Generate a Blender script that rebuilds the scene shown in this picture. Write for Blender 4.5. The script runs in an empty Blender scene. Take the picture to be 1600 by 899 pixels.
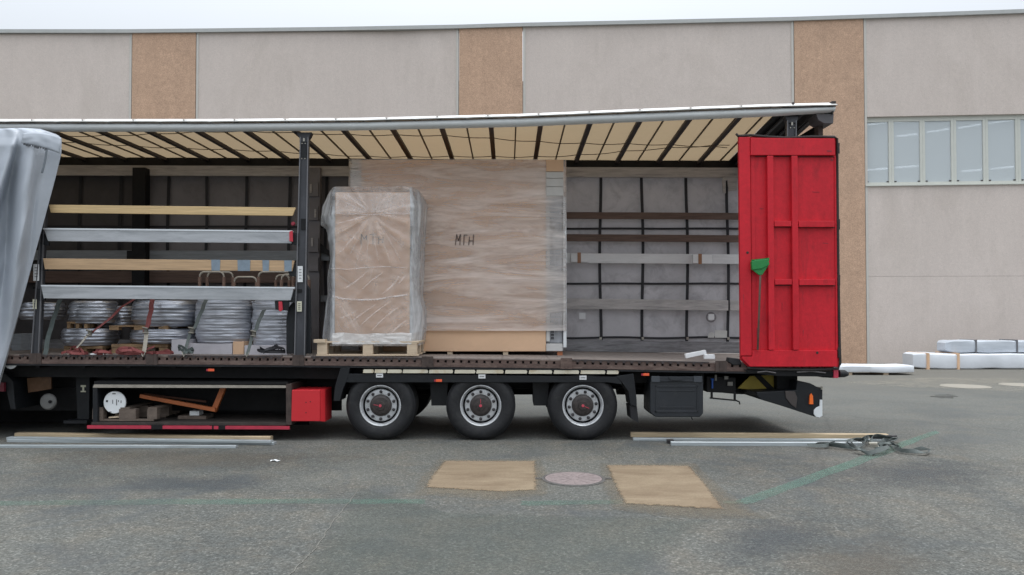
import bpy, math, random
from mathutils import Vector, noise
random.seed(7)
SC = bpy.context.scene
# ------------------------------------------------------------------ camera
F, HC, D = 1156.0, 1.60, 9.55            # focal length in photo pixels, eye height, distance to the trailer side
PITCH = math.radians(1.2)
CX, CY = 793.0, 470.8                     # principal point in photo pixels
cam = bpy.data.cameras.new('camera'); camo = bpy.data.objects.new('camera', cam)
SC.collection.objects.link(camo); SC.camera = camo
cam.sensor_width = 36; cam.lens = 36*F/1600; cam.clip_end = 2000; cam.clip_start = .05
cam.shift_x = (800-CX)/1600; cam.shift_y = (CY-449.5)/1600
camo.location = (0, -D, HC); camo.rotation_euler = (math.pi/2+PITCH, 0, 0)
# ------------------------------------------------------------------ world: overcast sky
SUN_EL, SUN_ROT = math.radians(72), math.radians(110)
w = bpy.data.worlds.new('World'); SC.world = w; w.use_nodes = True
nt = w.node_tree; nt.nodes.clear()
out = nt.nodes.new('ShaderNodeOutputWorld'); bg = nt.nodes.new('ShaderNodeBackground')
sky = nt.nodes.new('ShaderNodeTexSky'); sky.sky_type = 'NISHITA'; sky.sun_disc = False
sky.sun_elevation = SUN_EL; sky.sun_rotation = SUN_ROT; sky.dust_density = 3; sky.air_density = 1
bg.inputs['Strength'].default_value = .10
tc = nt.nodes.new('ShaderNodeTexCoord'); sep = nt.nodes.new('ShaderNodeSeparateXYZ')
nt.links.new(tc.outputs['Generated'], sep.inputs[0])
mr = nt.nodes.new('ShaderNodeMapRange'); mr.inputs[1].default_value = 0; mr.inputs[2].default_value = 1
mr.inputs[3].default_value = 5.0; mr.inputs[4].default_value = 24.5
pw = nt.nodes.new('ShaderNodeMath'); pw.operation = 'POWER'; pw.inputs[1].default_value = 2.0; pw.use_clamp = True
zc = nt.nodes.new('ShaderNodeClamp'); nt.links.new(sep.outputs['Z'], zc.inputs[0]); nt.links.new(zc.outputs[0], pw.inputs[0])
nt.links.new(pw.outputs[0], mr.inputs[0])
cn = nt.nodes.new('ShaderNodeTexNoise'); cn.inputs['Scale'].default_value = 1.6; cn.inputs['Detail'].default_value = 5
nt.links.new(tc.outputs['Generated'], cn.inputs['Vector'])
cm = nt.nodes.new('ShaderNodeMapRange'); cm.inputs[3].default_value = .93; cm.inputs[4].default_value = 1.07
nt.links.new(cn.outputs[0], cm.inputs[0])
mm = nt.nodes.new('ShaderNodeMath'); mm.operation = 'MULTIPLY'
nt.links.new(mr.outputs[0], mm.inputs[0]); nt.links.new(cm.outputs[0], mm.inputs[1])
vs = nt.nodes.new('ShaderNodeVectorMath'); vs.operation = 'SCALE'; vs.inputs[0].default_value = (.925, .98, 1.045)
nt.links.new(mm.outputs[0], vs.inputs['Scale'])
mx = nt.nodes.new('ShaderNodeMixRGB'); mx.inputs[0].default_value = .9
nt.links.new(sky.outputs[0], mx.inputs[1]); nt.links.new(vs.outputs[0], mx.inputs[2])
nt.links.new(mx.outputs[0], bg.inputs[0]); nt.links.new(bg.outputs[0], out.inputs[0])
# ------------------------------------------------------------------ sun behind cloud
sl = bpy.data.lights.new('sun', 'SUN'); sl.energy = .9; sl.angle = math.radians(24); sl.color = (1, .97, .93)
so = bpy.data.objects.new('sun', sl); SC.collection.objects.link(so)
so.rotation_euler = (math.radians(90)-SUN_EL, 0, math.radians(70))
SC.view_settings.view_transform = 'Standard'; SC.view_settings.look = 'None'
SC.view_settings.exposure = 0.45; SC.view_settings.gamma = 1.0

# ================================================================== helpers
def ray(px, py):
    u = (px-CX)/F; v = -(py-CY)/F
    return Vector((u, math.cos(PITCH)-v*math.sin(PITCH), math.sin(PITCH)+v*math.cos(PITCH)))
def W(px, py, Y=0.0):
    d = ray(px, py); t = (Y+D)/d.y
    return Vector((d.x*t, Y, HC+d.z*t))
def G(px, py, z=0.0):
    d = ray(px, py); t = (z-HC)/d.z
    return Vector((d.x*t, -D+d.y*t, z))
def X(px, Y=0.0, py=450): return W(px, py, Y).x
def Z(py, Y=0.0): return W(800, py, Y).z

class MB:
    def __init__(s): s.v = []; s.f = []
    def add(s, vs, fs):
        n = len(s.v); s.v += [tuple(p) for p in vs]; s.f += [tuple(i+n for i in f) for f in fs]; return s
    def box(s, x0, x1, y0, y1, z0, z1):
        if x0 > x1: x0, x1 = x1, x0
        if y0 > y1: y0, y1 = y1, y0
        if z0 > z1: z0, z1 = z1, z0
        return s.add([(x0,y0,z0),(x1,y0,z0),(x1,y1,z0),(x0,y1,z0),(x0,y0,z1),(x1,y0,z1),(x1,y1,z1),(x0,y1,z1)],
              [(0,3,2,1),(4,5,6,7),(0,1,5,4),(1,2,6,5),(2,3,7,6),(3,0,4,7)])
    def prism(s, pts, y0, y1):
        """outline in x,z (either winding) extruded along y"""
        a = sum(pts[i][0]*pts[(i+1)%len(pts)][1]-pts[(i+1)%len(pts)][0]*pts[i][1] for i in range(len(pts)))
        if a < 0: pts = pts[::-1]
        n = len(pts)
        vs = [(p[0], y0, p[1]) for p in pts]+[(p[0], y1, p[1]) for p in pts]
        fs = [tuple(range(n)), tuple(range(2*n-1, n-1, -1))]
        fs += [(i, i+n, (i+1)%n+n, (i+1)%n) for i in range(n)]
        return s.add(vs, fs)
    def pprism(s, px, Y0, Y1, at=None):
        at = Y0 if at is None else at
        return s.prism([(W(a, b, at).x, W(a, b, at).z) for a, b in px], Y0, Y1)
    def tube(s, pts, r, n=8, flat=1.0):
        pts = [Vector(p) for p in pts]; vs = []; fs = []
        up = Vector((0,0,1))
        for i, p in enumerate(pts):
            t = (pts[min(i+1,len(pts)-1)]-pts[max(i-1,0)]).normalized()
            a = t.cross(up)
            if a.length < .15: a = t.cross(Vector((0,1,0)))
            a.normalize(); b = a.cross(t).normalized()
            rr = r[i] if isinstance(r, (list, tuple)) else r
            for k in range(n):
                q = 2*math.pi*k/n
                vs.append(p+a*math.cos(q)*rr+b*math.sin(q)*rr*flat)
        for i in range(len(pts)-1):
            for k in range(n):
                fs.append((i*n+k, i*n+(k+1)%n, (i+1)*n+(k+1)%n, (i+1)*n+k))
        fs.append(tuple(range(n-1,-1,-1))); m = (len(pts)-1)*n; fs.append(tuple(range(m, m+n)))
        return s.add(vs, fs)
    def lathe(s, prof, c=(0,0,0), axis='y', n=48, close=True):
        """prof = [(radius, height along the axis)]"""
        vs = []; fs = []
        for r, h in prof:
            for k in range(n):
                q = 2*math.pi*k/n; a, b = r*math.cos(q), r*math.sin(q)
                vs.append({'y': (c[0]+a, c[1]+h, c[2]+b), 'z': (c[0]+a, c[1]+b, c[2]+h), 'x': (c[0]+h, c[1]+a, c[2]+b)}[axis])
        for i in range(len(prof)-1):
            for k in range(n):
                fs.append((i*n+k, i*n+(k+1)%n, (i+1)*n+(k+1)%n, (i+1)*n+k))
        if close:
            fs.append(tuple(range(n-1,-1,-1))); m = (len(prof)-1)*n; fs.append(tuple(range(m, m+n)))
        return s.add(vs, fs)
    def grid(s, fn, nu, nv, wrap=False):
        vs = [fn(i/nu, j/nv) for j in range(nv+1) for i in range(nu+(0 if wrap else 1))]
        m = nu if wrap else nu+1
        fs = [(j*m+i, j*m+(i+1)%m, (j+1)*m+(i+1)%m, (j+1)*m+i) for j in range(nv) for i in range(nu)]
        return s.add(vs, fs)
    def ribbon(s, pts, wdir, width, thick=.004):
        """flat band along pts, wdir = width direction(s)"""
        vs = []; fs = []; n = len(pts)
        for i, p in enumerate(pts):
            p = Vector(p); wd = Vector(wdir[i] if isinstance(wdir, list) else wdir).normalized()
            t = (Vector(pts[min(i+1,n-1)])-Vector(pts[max(i-1,0)])).normalized()
            nn = t.cross(wd).normalized()*thick*.5; h = wd*width*.5
            vs += [p-h-nn, p+h-nn, p+h+nn, p-h+nn]
        for i in range(n-1):
            for k in range(4):
                fs.append((4*i+k, 4*i+(k+1)%4, 4*i+4+(k+1)%4, 4*i+4+k))
        fs += [(3,2,1,0), tuple(4*(n-1)+k for k in range(4))]
        return s.add(vs, fs)

def wpos(o):
    p = Vector((0,0,0))
    while o is not None: p = p+o.location; o = o.parent
    return p
def obj(name, mb, mat, parent=None, smooth=False, bevel=0, kind=None, label=None, loc=None):
    base = wpos(parent) if parent else Vector((0,0,0))
    L = Vector(loc) if loc is not None else base
    me = bpy.data.meshes.new(name)
    me.from_pydata([(v[0]-L.x, v[1]-L.y, v[2]-L.z) for v in mb.v], [], mb.f)
    me.materials.append(mat)
    o = bpy.data.objects.new(name, me); SC.collection.objects.link(o)
    if parent: o.parent = parent; o.location = L-base
    else: o.location = L
    if smooth:
        me.polygons.foreach_set('use_smooth', [True]*len(me.polygons))
        if smooth == 'auto': me.set_sharp_from_angle(angle=math.radians(35))
    if bevel:
        b = o.modifiers.new('bevel', 'BEVEL'); b.width = bevel; b.segments = 2; b.limit_method = 'ANGLE'
    if kind: o['kind'] = kind
    if label: o['label'] = label
    return o
def tag(o, label, cat, group=None):
    o['label'] = label; o['category'] = cat
    if group: o['group'] = group
    return o
def thing(name, loc, label, cat, group=None):
    o = bpy.data.objects.new(name, None); SC.collection.objects.link(o); o.location = loc; o.empty_display_size = .1
    return tag(o, label, cat, group)
def copy_tree(o, loc, parent=None, **kw):
    c = o.copy(); SC.collection.objects.link(c); c.location = loc
    c.parent = parent
    for k, v in kw.items(): c[k] = v
    for ch in list(o.children):
        copy_tree(ch, ch.location.copy(), c)
    return c

# ================================================================== materials
def _n(nt, t, **kw):
    n = nt.nodes.new(t)
    for k, v in kw.items(): setattr(n, k, v)
    return n
def _coords(nt, scale=(1,1,1), obj_=True):
    tc = _n(nt, 'ShaderNodeTexCoord'); mp = _n(nt, 'ShaderNodeMapping'); mp.inputs['Scale'].default_value = scale
    nt.links.new(tc.outputs['Object' if obj_ else 'Generated'], mp.inputs[0]); return mp.outputs[0]
def _noise(nt, vec, scale, detail=4, rough=.6, dist=0):
    n = _n(nt, 'ShaderNodeTexNoise'); n.inputs['Scale'].default_value = scale; n.inputs['Detail'].default_value = detail
    n.inputs['Roughness'].default_value = rough; n.inputs['Distortion'].default_value = dist
    nt.links.new(vec, n.inputs['Vector']); return n.outputs[0]
def _ramp(nt, fac, stops):
    r = _n(nt, 'ShaderNodeValToRGB'); e = r.color_ramp.elements
    e[0].position, e[0].color = stops[0][0], stops[0][1]; e[1].position, e[1].color = stops[-1][0], stops[-1][1]
    for p, c in stops[1:-1]:
        x = e.new(p); x.color = c
    nt.links.new(fac, r.inputs[0]); return r.outputs[0]
def _mix(nt, fac, a, b, mode='MIX'):
    m = _n(nt, 'ShaderNodeMixRGB', blend_type=mode)
    for i, x in enumerate((fac, a, b)):
        if isinstance(x, (int, float)): m.inputs[i].default_value = x
        elif isinstance(x, tuple): m.inputs[i].default_value = tuple(x)+((1,) if len(x) == 3 else ())
        else: nt.links.new(x, m.inputs[i])
    return m.outputs[0]
def _math(nt, op, a, b=0.0, clamp=False):
    m = _n(nt, 'ShaderNodeMath', operation=op, use_clamp=clamp)
    for i, x in enumerate((a, b)):
        if isinstance(x, (int, float)): m.inputs[i].default_value = x
        else: nt.links.new(x, m.inputs[i])
    return m.outputs[0]
def g4(v): return (v, v, v, 1)
def srgb(r, g, b):
    f = lambda c: (c/255/12.92) if c/255 <= .04045 else ((c/255+.055)/1.055)**2.4
    return (f(r), f(g), f(b))
def new_mat(name):
    m = bpy.data.materials.new(name); m.use_nodes = True; nt = m.node_tree
    p = nt.nodes['Principled BSDF']; return m, nt, p, nt.nodes['Material Output']
def mat(name, col, rough=.6, metal=0, var=.15, scale=4, stretch=(1,1,1), bump=.15, bscale=60, dirt=None, spec=.5,
        transl=0, tcol=None, grain=0, gscale=45, coat=0, geo=False):
    m, nt, p, o = new_mat(name)
    v = _coords(nt, stretch)
    if geo:
        ge = _n(nt, 'ShaderNodeNewGeometry'); v = ge.outputs['Position']
    c1 = tuple(x*(1-var) for x in col); c2 = tuple(min(1, x*(1+var)) for x in col)
    n1 = _noise(nt, v, scale, 6, .65)
    c = _mix(nt, _ramp(nt, n1, [(.3, g4(0)), (.7, g4(1))]), c1, c2)
    if dirt:                                    # (colour, amount, scale, threshold)
        n2 = _noise(nt, v, dirt[2], 8, .7, .6)
        f = _ramp(nt, n2, [(dirt[3], g4(0)), (min(dirt[3]+.18, 1), g4(1))])
        c = _mix(nt, _math(nt, 'MULTIPLY', f, dirt[1]), c, dirt[0])
    if grain:
        vg = _coords(nt)
        c = _mix(nt, 1.0, c, _ramp(nt, _noise(nt, vg, gscale, 3, .8), [(.3, g4(1-grain)), (.7, g4(1+grain))]), 'MULTIPLY')
        c = _mix(nt, 1.0, c, _ramp(nt, _noise(nt, vg, gscale*.22, 8, .75), [(.3, g4(1-grain*.45)), (.7, g4(1+grain*.45))]), 'MULTIPLY')
        st = _coords(nt, (2.2, 2.2, .12)); c = _mix(nt, 1.0, c, _ramp(nt, _noise(nt, st, 1.6, 8, .7), [(.3, g4(1-grain*.2)), (.7, g4(1+grain*.18))]), 'MULTIPLY')
    nt.links.new(c, p.inputs['Base Color'])
    p.inputs['Metallic'].default_value = metal; p.inputs['Specular IOR Level'].default_value = spec
    rn = _math(nt, 'ADD', _math(nt, 'MULTIPLY', _noise(nt, v, scale*3, 4), .25), rough-.12, True)
    nt.links.new(rn, p.inputs['Roughness'])
    if coat: p.inputs['Coat Weight'].default_value = coat; p.inputs['Coat Roughness'].default_value = .25
    if bump:
        b = _n(nt, 'ShaderNodeBump'); b.inputs['Strength'].default_value = bump; b.inputs['Distance'].default_value = .01
        nt.links.new(_noise(nt, v, bscale, 4), b.inputs['Height']); nt.links.new(b.outputs[0], p.inputs['Normal'])
    if transl:
        t = _n(nt, 'ShaderNodeBsdfTranslucent'); t.inputs[0].default_value = tuple(tcol or col)+(1,)
        ms = _n(nt, 'ShaderNodeMixShader'); ms.inputs[0].default_value = transl
        nt.links.new(p.outputs[0], ms.inputs[1]); nt.links.new(t.outputs[0], ms.inputs[2]); nt.links.new(ms.outputs[0], o.inputs[0])
    return m

def asphalt_mat():
    m, nt, p, o = new_mat('worn_asphalt')
    v = _coords(nt)
    big = _noise(nt, v, .42, 8, .62, .9); mid = _noise(nt, v, 2.2, 8, .7)
    base = _mix(nt, _ramp(nt, big, [(.35, g4(0)), (.65, g4(1))]), (.082, .086, .081), (.134, .134, .120))
    base = _mix(nt, _math(nt, 'MULTIPLY', _ramp(nt, mid, [(.46, g4(0)), (.70, g4(1))]), .6), base, (.145, .128, .102))
    # aggregate: voronoi stones of several sizes
    vo = _n(nt, 'ShaderNodeTexVoronoi'); vo.inputs['Scale'].default_value = 75; nt.links.new(v, vo.inputs['Vector'])
    sep = _n(nt, 'ShaderNodeSeparateColor'); nt.links.new(vo.outputs['Color'], sep.inputs[0])
    st = _ramp(nt, sep.outputs[0], [(0, g4(.62)), (.5, g4(.95)), (.85, g4(1.18)), (1, g4(1.9))])
    base = _mix(nt, .8, base, st, 'MULTIPLY')
    fine = _noise(nt, v, 26, 10, .8)
    base = _mix(nt, .85, base, _ramp(nt, fine, [(.34, g4(.55)), (.5, g4(1)), (.68, g4(1.55))]), 'MULTIPLY')
    v3 = _n(nt, 'ShaderNodeTexVoronoi'); v3.inputs['Scale'].default_value = 17; nt.links.new(v, v3.inputs['Vector'])
    chips = _ramp(nt, v3.outputs['Distance'], [(.05, g4(1)), (.11, g4(0))])
    base = _mix(nt, _math(nt, 'MULTIPLY', chips, .6), base, (.34, .33, .30))
    # bluish wet-dry blotches, sandy zone beside the hall wall
    bl = _noise(nt, v, .9, 5, .55, 1.0)
    base = _mix(nt, _math(nt, 'MULTIPLY', _ramp(nt, bl, [(.55, g4(0)), (.68, g4(1))]), .45), base, (.062, .072, .080))
    s = _n(nt, 'ShaderNodeSeparateXYZ'); nt.links.new(v, s.inputs[0])
    wall = _math(nt, 'ADD', s.outputs['Y'], _math(nt, 'MULTIPLY', _noise(nt, v, .25, 6, .6, .8), 9))
    wf = _ramp(nt, _math(nt, 'DIVIDE', wall, 24), [(.44, g4(0)), (.62, g4(1))])
    base = _mix(nt, _math(nt, 'MULTIPLY', wf, .85), base, (.175, .158, .128))
    far = _ramp(nt, _math(nt, 'DIVIDE', wall, 24), [(.18, g4(0)), (.30, g4(1))])
    base = _mix(nt, _math(nt, 'MULTIPLY', far, .5), base, (.135, .138, .128))
    # crack network
    ve = _n(nt, 'ShaderNodeTexVoronoi'); ve.feature = 'DISTANCE_TO_EDGE'; ve.inputs['Scale'].default_value = .22
    dn = _mix(nt, .25, v, _n_out(nt, v, 1.3))
    nt.links.new(dn, ve.inputs['Vector'])
    cr = _ramp(nt, ve.outputs['Distance'], [(.0012, g4(1)), (.004, g4(0))])
    base = _mix(nt, _math(nt, 'MULTIPLY', cr, .5), base, (.075, .075, .07))
    nt.links.new(base, p.inputs['Base Color']); p.inputs['Roughness'].default_value = .88
    p.inputs['Specular IOR Level'].default_value = .3
    b = _n(nt, 'ShaderNodeBump'); b.inputs['Strength'].default_value = .55; b.inputs['Distance'].default_value = .012
    h = _math(nt, 'ADD', fine, _math(nt, 'MULTIPLY', vo.outputs['Distance'], -.8))
    nt.links.new(h, b.inputs['Height']); nt.links.new(b.outputs[0], p.inputs['Normal'])
    return m
def _n_out(nt, v, s):
    n = _n(nt, 'ShaderNodeTexNoise'); n.inputs['Scale'].default_value = s; nt.links.new(v, n.inputs['Vector']); return n.outputs['Color']

def paint_mat(name, col, amount, sand=(.2,.2,.19), scale=14, lo=.42, hi=.6):
    """worn marking: alpha breaks up so that the asphalt shows"""
    m, nt, p, o = new_mat(name); v = _coords(nt)
    f = _ramp(nt, _noise(nt, v, scale, 8, .75), [(lo, g4(0)), (hi, g4(1))])
    f2 = _ramp(nt, _noise(nt, v, 1.1, 3, .5), [(.3, g4(.35)), (.6, g4(1))])
    p.inputs['Base Color'].default_value = col+(1,); p.inputs['Roughness'].default_value = .85
    t = _n(nt, 'ShaderNodeBsdfTransparent'); ms = _n(nt, 'ShaderNodeMixShader')
    nt.links.new(_math(nt, 'MULTIPLY', _math(nt, 'MULTIPLY', f, f2), amount), ms.inputs[0])
    nt.links.new(t.outputs[0], ms.inputs[1]); nt.links.new(p.outputs[0], ms.inputs[2]); nt.links.new(ms.outputs[0], o.inputs[0])
    return m

def fade_mat(name, c1, c2, amount, scale=22, hi=.55, amp=2.2):
    m, nt, p, o = new_mat(name); v = _coords(nt)
    a = _n(nt, 'ShaderNodeAttribute', attribute_name='fade')
    n_ = _noise(nt, v, scale, 9, .8); k = _math(nt, 'ADD', _math(nt, 'MULTIPLY', a.outputs['Fac'], 1.1), _math(nt, 'MULTIPLY', _math(nt, 'SUBTRACT', n_, .5), amp))
    f = _math(nt, 'MULTIPLY', _ramp(nt, k, [(.1, g4(0)), (hi, g4(1))]), amount)
    st = _noise(nt, _coords(nt, (.6, 1.6, 1)), 1.7, 8, .7, .8)
    c = _mix(nt, _ramp(nt, st, [(.38, g4(0)), (.66, g4(1))]), c1, c2); c = _mix(nt, .7, c, _ramp(nt, _noise(nt, v, 60, 4, .8), [(.3, g4(.75)), (.7, g4(1.25))]), 'MULTIPLY')
    nt.links.new(c, p.inputs['Base Color']); p.inputs['Roughness'].default_value = .9
    t = _n(nt, 'ShaderNodeBsdfTransparent'); ms = _n(nt, 'ShaderNodeMixShader'); nt.links.new(f, ms.inputs[0])
    nt.links.new(t.outputs[0], ms.inputs[1]); nt.links.new(p.outputs[0], ms.inputs[2]); nt.links.new(ms.outputs[0], o.inputs[0]); return m
def film_mat(name, stretch, milk=.35, streak=.5, scale=3, tint=(.78,.8,.84), bump=.5, rough=.18):
    """clear polythene: transparent, with milky folds and a gloss that follows the wrinkles"""
    m, nt, p, o = new_mat(name); v = _coords(nt, stretch)
    n1 = _noise(nt, v, scale, 8, .62, 1.2); n2 = _noise(nt, v, scale*4, 6, .6, .8)
    f = _math(nt, 'ADD', _math(nt, 'MULTIPLY', _ramp(nt, n1, [(.46, g4(0)), (.66, g4(1))]), streak),
              _math(nt, 'MULTIPLY', _ramp(nt, n2, [(.5, g4(0)), (.75, g4(1))]), streak*.5))
    f = _math(nt, 'ADD', f, milk, True)
    p.inputs['Base Color'].default_value = tint+(1,); p.inputs['Roughness'].default_value = rough+.15
    p.inputs['Transmission Weight'].default_value = 0
    b = _n(nt, 'ShaderNodeBump'); b.inputs['Strength'].default_value = bump; b.inputs['Distance'].default_value = .03
    nt.links.new(_math(nt, 'ADD', n1, _math(nt, 'MULTIPLY', n2, .4)), b.inputs['Height'])
    nt.links.new(b.outputs[0], p.inputs['Normal'])
    t = _n(nt, 'ShaderNodeBsdfTransparent'); gl = _n(nt, 'ShaderNodeBsdfGlossy'); gl.inputs['Roughness'].default_value = rough
    gl.inputs['Color'].default_value = (1,1,1,1); nt.links.new(b.outputs[0], gl.inputs['Normal'])
    fr = _n(nt, 'ShaderNodeFresnel'); fr.inputs['IOR'].default_value = 1.5; nt.links.new(b.outputs[0], fr.inputs['Normal'])
    m1 = _n(nt, 'ShaderNodeMixShader'); nt.links.new(_math(nt, 'MULTIPLY', fr.outputs[0], 1.3, True), m1.inputs[0])
    nt.links.new(t.outputs[0], m1.inputs[1]); nt.links.new(gl.outputs[0], m1.inputs[2])
    m2 = _n(nt, 'ShaderNodeMixShader'); nt.links.new(f, m2.inputs[0])
    nt.links.new(m1.outputs[0], m2.inputs[1]); nt.links.new(p.outputs[0], m2.inputs[2]); nt.links.new(m2.outputs[0], o.inputs[0])
    return m

def soft_film(name, a):
    m, nt, p, o = new_mat(name); v = _coords(nt); p.inputs['Base Color'].default_value = (.90,.86,.84,1); p.inputs['Roughness'].default_value = .45
    t = _n(nt, 'ShaderNodeBsdfTransparent'); ms = _n(nt, 'ShaderNodeMixShader')
    nt.links.new(_math(nt, 'MULTIPLY', _ramp(nt, _noise(nt, v, 7, 6, .7), [(.35, g4(.35)), (.65, g4(1.2))]), a), ms.inputs[0])
    nt.links.new(t.outputs[0], ms.inputs[1]); nt.links.new(p.outputs[0], ms.inputs[2]); nt.links.new(ms.outputs[0], o.inputs[0]); return m
def glass_mat():
    m, nt, p, o = new_mat('hall_window_glass')
    p.inputs['Base Color'].default_value = (.55, .595, .61, 1); p.inputs['Roughness'].default_value = .08
    p.inputs['Specular IOR Level'].default_value = .8
    t = _n(nt, 'ShaderNodeBsdfTransparent'); t.inputs[0].default_value = (.9,.95,1,1)
    ms = _n(nt, 'ShaderNodeMixShader'); ms.inputs[0].default_value = .84
    nt.links.new(t.outputs[0], ms.inputs[1]); nt.links.new(p.outputs[0], ms.inputs[2]); nt.links.new(ms.outputs[0], o.inputs[0])
    return m
def emit_mat(name, col, s):
    m, nt, p, o = new_mat(name); p.inputs['Base Color'].default_value = col+(1,)
    p.inputs['Emission Color'].default_value = col+(1,); p.inputs['Emission Strength'].default_value = s; return m

M = {}
M['asphalt'] = asphalt_mat()
M['green_paint'] = paint_mat('faded_green_paint', (.13, .25, .195), .5, lo=.2, hi=.6, scale=34)
M['green_faint'] = paint_mat('nearly_gone_green_paint', (.11, .22, .17), .42, lo=.25, hi=.65, scale=30)
M['sand'] = fade_mat('sandy_patch', (.265, .205, .135), (.175, .125, .078), .9, 26, .7)
M['sand_edge'] = fade_mat('sandy_fringe', (.22, .18, .125), (.17,.14,.10), .42, 14, 1.0)
M['greenish'] = fade_mat('greenish_asphalt_area', (.105,.120,.104), (.10,.112,.10), .28, 6, .8)
M['brownish'] = fade_mat('brownish_asphalt_area', (.145,.125,.10), (.12,.105,.085), .42, 3, 1.25, 2.6)
M['bluish'] = fade_mat('dark_worn_area', (.065,.075,.085), (.08,.085,.09), .40, 3, 1.25, 2.6)
M['stain'] = paint_mat('oil_stain', (.05, .05, .045), .5, lo=.30, hi=.55, scale=1.3)
M['dust'] = paint_mat('pale_dust', (.36, .33, .27), .5, lo=.40, hi=.62, scale=3)
M['cover'] = mat('manhole_concrete', (.22, .18, .175), .8, var=.22, scale=25, bump=.5, bscale=60, dirt=((.16,.14,.13), .6, 14, .52))
M['cover_far'] = mat('pale_manhole_concrete', (.28, .26, .22), .85, var=.1, scale=9)
M['iron'] = mat('cast_iron_ring', (.09, .085, .08), .7, var=.3, scale=20)
M['panel_grey'] = mat('washed_concrete_grey', (.60, .53, .485), .9, var=.05, scale=.5, stretch=(1,1,.5), bump=.5, bscale=30, dirt=((.49,.43,.385), .45, .5, .48), spec=.2, grain=.12)
M['panel_tan'] = mat('washed_concrete_tan', (.51, .345, .245), .9, var=.06, scale=1.2, bump=.5, bscale=30, dirt=((.42,.29,.21), .4, .8, .5), spec=.2, grain=.26, gscale=30)
M['coping'] = mat('grey_metal_coping', (.42, .43, .42), .5, var=.06, metal=.1)
M['seal'] = mat('pale_joint_seal', (.52, .50, .46), .8, var=.05)
M['roofing'] = mat('roofing_felt', (.15,.15,.15), .9)
M['win_frame'] = mat('pale_aluminium_window_frame', (.56, .57, .52), .5, var=.04)
M['glass'] = glass_mat()
M['tube_light'] = emit_mat('fluorescent_tube', (.95, .98, 1), 4.5)  # glow that imitates bright reflections in the hall panes
M['room'] = mat('hall_interior', (.42,.44,.46), .9)
M['black'] = mat('black_chassis_paint', (.006, .006, .007), .6, var=.4, scale=5, bump=.1, dirt=((.016,.014,.013), .5, 6, .55), spec=.3)
M['black_plastic'] = mat('black_textured_plastic', (.010, .0115, .014), .5, var=.2, bump=.3, bscale=200, dirt=((.024,.024,.026), .4, 7, .55), spec=.35)
M['box_plastic'] = mat('toolbox_plastic', (.016, .019, .024), .45, var=.15, bump=.3, bscale=220, dirt=((.06,.06,.065), .4, 5, .55))
M['rubber'] = mat('tyre_rubber', (.0085, .009, .011), .68, geo=True, var=.25, scale=8, bump=.15, bscale=90, dirt=((.035,.034,.033), .5, 9, .5))
M['rail'] = mat('rusty_side_rail', (.095, .060, .050), .7, var=.35, scale=7, stretch=(1,1,3), bump=.4, bscale=50, dirt=((.19,.14,.115), .6, 5, .48))
M['strip'] = mat('dark_steel_strip', (.045, .035, .035), .6, var=.4, scale=12, bump=.3)
M['floorply'] = mat('worn_trailer_floor', (.235, .20, .18), .75, var=.2, scale=3, stretch=(1,4,1), bump=.3, dirt=((.12,.10,.09), .5, 4, .5))
M['canvas'] = mat('cream_roof_canvas', (.44, .345, .23), .8, var=.05, scale=1.2, bump=.1, bscale=8, transl=.5, tcol=(.30,.225,.14), dirt=((.33,.26,.17), .5, 2, .5))
M['seam'] = mat('canvas_seam', (.11, .085, .055), .8)
M['rib'] = mat('dark_roof_bow', (.042, .033, .033), .6, var=.2)
M['cant_white'] = mat('white_roof_edge_tarpaulin', (.66, .65, .63), .55, var=.08, scale=5, bump=.2, bscale=9, dirt=((.50,.48,.45), .5, 8, .58))
M['cant_grey'] = mat('grey_rounded_cant_rail', (.62, .64, .64), .5, var=.06, scale=3, stretch=(.4,1,1), dirt=((.52,.53,.535), .5, 3, .5))
M['tarp'] = mat('silver_grey_curtain_tarpaulin', (.42, .455, .505), .40, var=.08, scale=2, bump=.15, bscale=14, dirt=((.38,.41,.45), .6, 2.2, .48), spec=.6)
M['tarp_dark'] = mat('dark_curtain_print', (.05, .055, .065), .5)
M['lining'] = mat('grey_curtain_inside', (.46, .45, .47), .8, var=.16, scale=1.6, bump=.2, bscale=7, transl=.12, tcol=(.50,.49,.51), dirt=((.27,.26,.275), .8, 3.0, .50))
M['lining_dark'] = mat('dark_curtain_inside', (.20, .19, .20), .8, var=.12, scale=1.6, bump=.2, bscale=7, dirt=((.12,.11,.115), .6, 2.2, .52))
M['strap'] = mat('black_webbing', (.018, .018, .022), .7)
M['lath_brown'] = mat('dark_brown_board', (.12, .078, .062), .7, var=.3, scale=9, stretch=(.3,1,4))
M['lath_old'] = mat('weathered_grey_board', (.42, .40, .39), .7, var=.2, scale=8, stretch=(.4,1,4), dirt=((.20,.195,.20), .7, 5, .5))
M['lath_bluegrey'] = mat('blue_grey_board', (.24, .26, .28), .65, var=.2, scale=8, stretch=(.4,1,4))
M['lath_alu'] = mat('pale_aluminium_board', (.66, .67, .68), .5, var=.08, scale=6, stretch=(.3,1,2), dirt=((.48,.49,.50), .5, 6, .52), metal=.1)
M['kick'] = mat('scuffed_steel_sill', (.22, .22, .23), .5, var=.35, scale=7, stretch=(.5,1,4), metal=.3, dirt=((.07,.07,.075), .7, 5, .5))
M['board_wood'] = mat('pale_pine_board', (.57, .41, .21), .6, var=.22, scale=6, stretch=(.35,1,9), bump=.2, dirt=((.40,.26,.13), .5, 3, .56))
M['board_wood2'] = mat('old_pine_board', (.46, .31, .18), .6, var=.24, scale=6, stretch=(.35,1,9), bump=.2, dirt=((.30,.20,.12), .5, 3, .55))
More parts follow.
